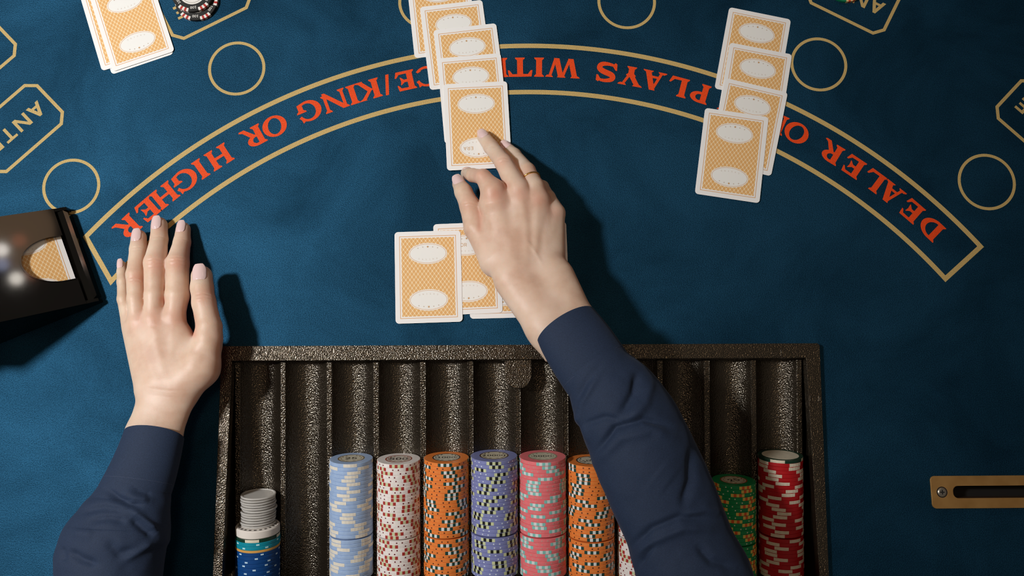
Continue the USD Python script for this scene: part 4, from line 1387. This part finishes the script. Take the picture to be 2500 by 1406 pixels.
# left arm
LC_ST = [((304, 1056), (449, 1068), 40), ((281, 1112), (438, 1128), 42), ((243, 1185), (417, 1205), 45)]
LS_ST = [((253, 1164), (421, 1184), 44), ((244, 1181), (418, 1200), 45), ((228, 1208), (416, 1222), 45), ((196, 1243), (414, 1252), 46), ((168, 1278), (414, 1290), 46), ((148, 1322), (412, 1318), 47), ((138, 1360), (402, 1342), 47), ((139, 1406), (396, 1400), 48), ((142, 1500), (400, 1490), 52), ((165, 1640), (430, 1620), 70), ((200, 1740), (470, 1720), 95)]
cv2, _ = ring_tube(LC_ST, 96, .0014, .64, (.0070, .03))
cv2 = pressed(cv2, [], .0006, 4, thin=0)
cuff2 = part("cuff", shell(cv2, .0016), M_SHIRT, person, smooth=60)
sv2, _ = ring_tube(LS_ST, 200, .0013, .66)
L_FOLD = [([(250, 1186), (285, 1215), (320, 1232), (352, 1236)], -2.6, 8), ([(300, 1190), (330, 1212), (365, 1222)], 1.8, 12), ([(325, 1190), (350, 1202), (372, 1208)], -1.6, 6), ([(315, 1240), (350, 1268), (382, 1296)], 2.4, 8), ([(320, 1265), (350, 1290), (375, 1310)], -2.4, 10),
          ([(200, 1250), (250, 1240), (310, 1250)], -1.8, 8), ([(220, 1272), (270, 1265), (310, 1275)], -1.5, 9), ([(165, 1345), (195, 1365), (240, 1378)], -2.6, 10), ([(260, 1320), (290, 1350), (330, 1340)], -1.6, 12), ([(300, 1370), (340, 1345), (370, 1325)], 1.8, 10), ([(150, 1335), (155, 1372)], -2.0, 8), ([(180, 1300), (230, 1305)], 1.2, 14)]
sv2 = pressed(sv2, L_FOLD, .0042, 9)
part("sleeve", shell(sv2), M_SHIRT, person, smooth=60)


def stitches(v3, row, a0, a1, n):
    """short raised threads along a ring of the cuff"""
    ring = v3[row]
    c = ring.mean(0)
    seg = len(ring)
    ms = []
    for k in range(n):
        x = a0 + (a1 - a0) * k / n
        y = x + (a1 - a0) / n * .6
        at = lambda w: np.array([np.interp(w / 360 * seg, np.arange(seg + 1), np.r_[ring[:, i], ring[:1, i]]) for i in range(3)])
        p = [at(x), at(y)]
        p = [q + (q - c) / np.linalg.norm(q - c) * .0002 for q in p]
        if np.linalg.norm(p[1] - p[0]) > 1e-5:
            ms.append(trimesh.creation.cylinder(radius=.00012, segment=p, sections=5))
    return trimesh.util.concatenate(ms)


part("stitching", stitches(cv, -6, 8, 172, 60), M_THREAD, cuff)
part("stitching", stitches(cv2, -6, 8, 172, 60), M_THREAD, cuff2)

shirt_arms = upper
sh_ = chain([tuple((x, y, z, r) for x, y, z, r in bone) for bone in shirt_arms + torso], grow=.009).trim_by_plane([0, 0, 1], -.29)
part("shirt", sh_, M_SHIRT, person, smooth=50)
part("trousers", chain(legs, grow=.008), plain("black_trousers", lin(30, 30, 34), 0.8), person, smooth=50)
for sx_ in (-.09, .08):
    part("shoe", chain([((sx_, -.59, -.745, .03), (sx_, -.42, -.752, .024), (sx_, -.56, -.70, .046))]), M_SHOE, person, smooth=50)
hair_ = chain([((-.01, -.475, .515, .078), (-.01, -.455, .52, .075)), ((-.01, -.50, .49, .07), (-.01, -.51, .38, .05))], grow=.006)
part("hair", hair_, plain("dark_hair", lin(48, 32, 24), 0.5), person, smooth=50)

# ring on the right hand's ring finger
(pa, ra), (pb, rb) = RH.joints([R_fing[1][1], R_fing[1][2]])
ax_ = (pb - pa) / np.linalg.norm(pb - pa)
rc_ = pa + (pb - pa) * .50
rr_ = ra + (rb - ra) * .50
tor = trimesh.creation.torus(rr_ + .0003, .00085, 64, 12)
tor.apply_transform(trimesh.geometry.align_vectors([0, 0, 1], ax_))
tor.apply_translation(rc_)
rg = thing("ring", "thin gold ring on the right hand's ring finger", "ring", rc_)
part("band", moved(tor, None, -rc_), M_RING, rg, smooth=True)
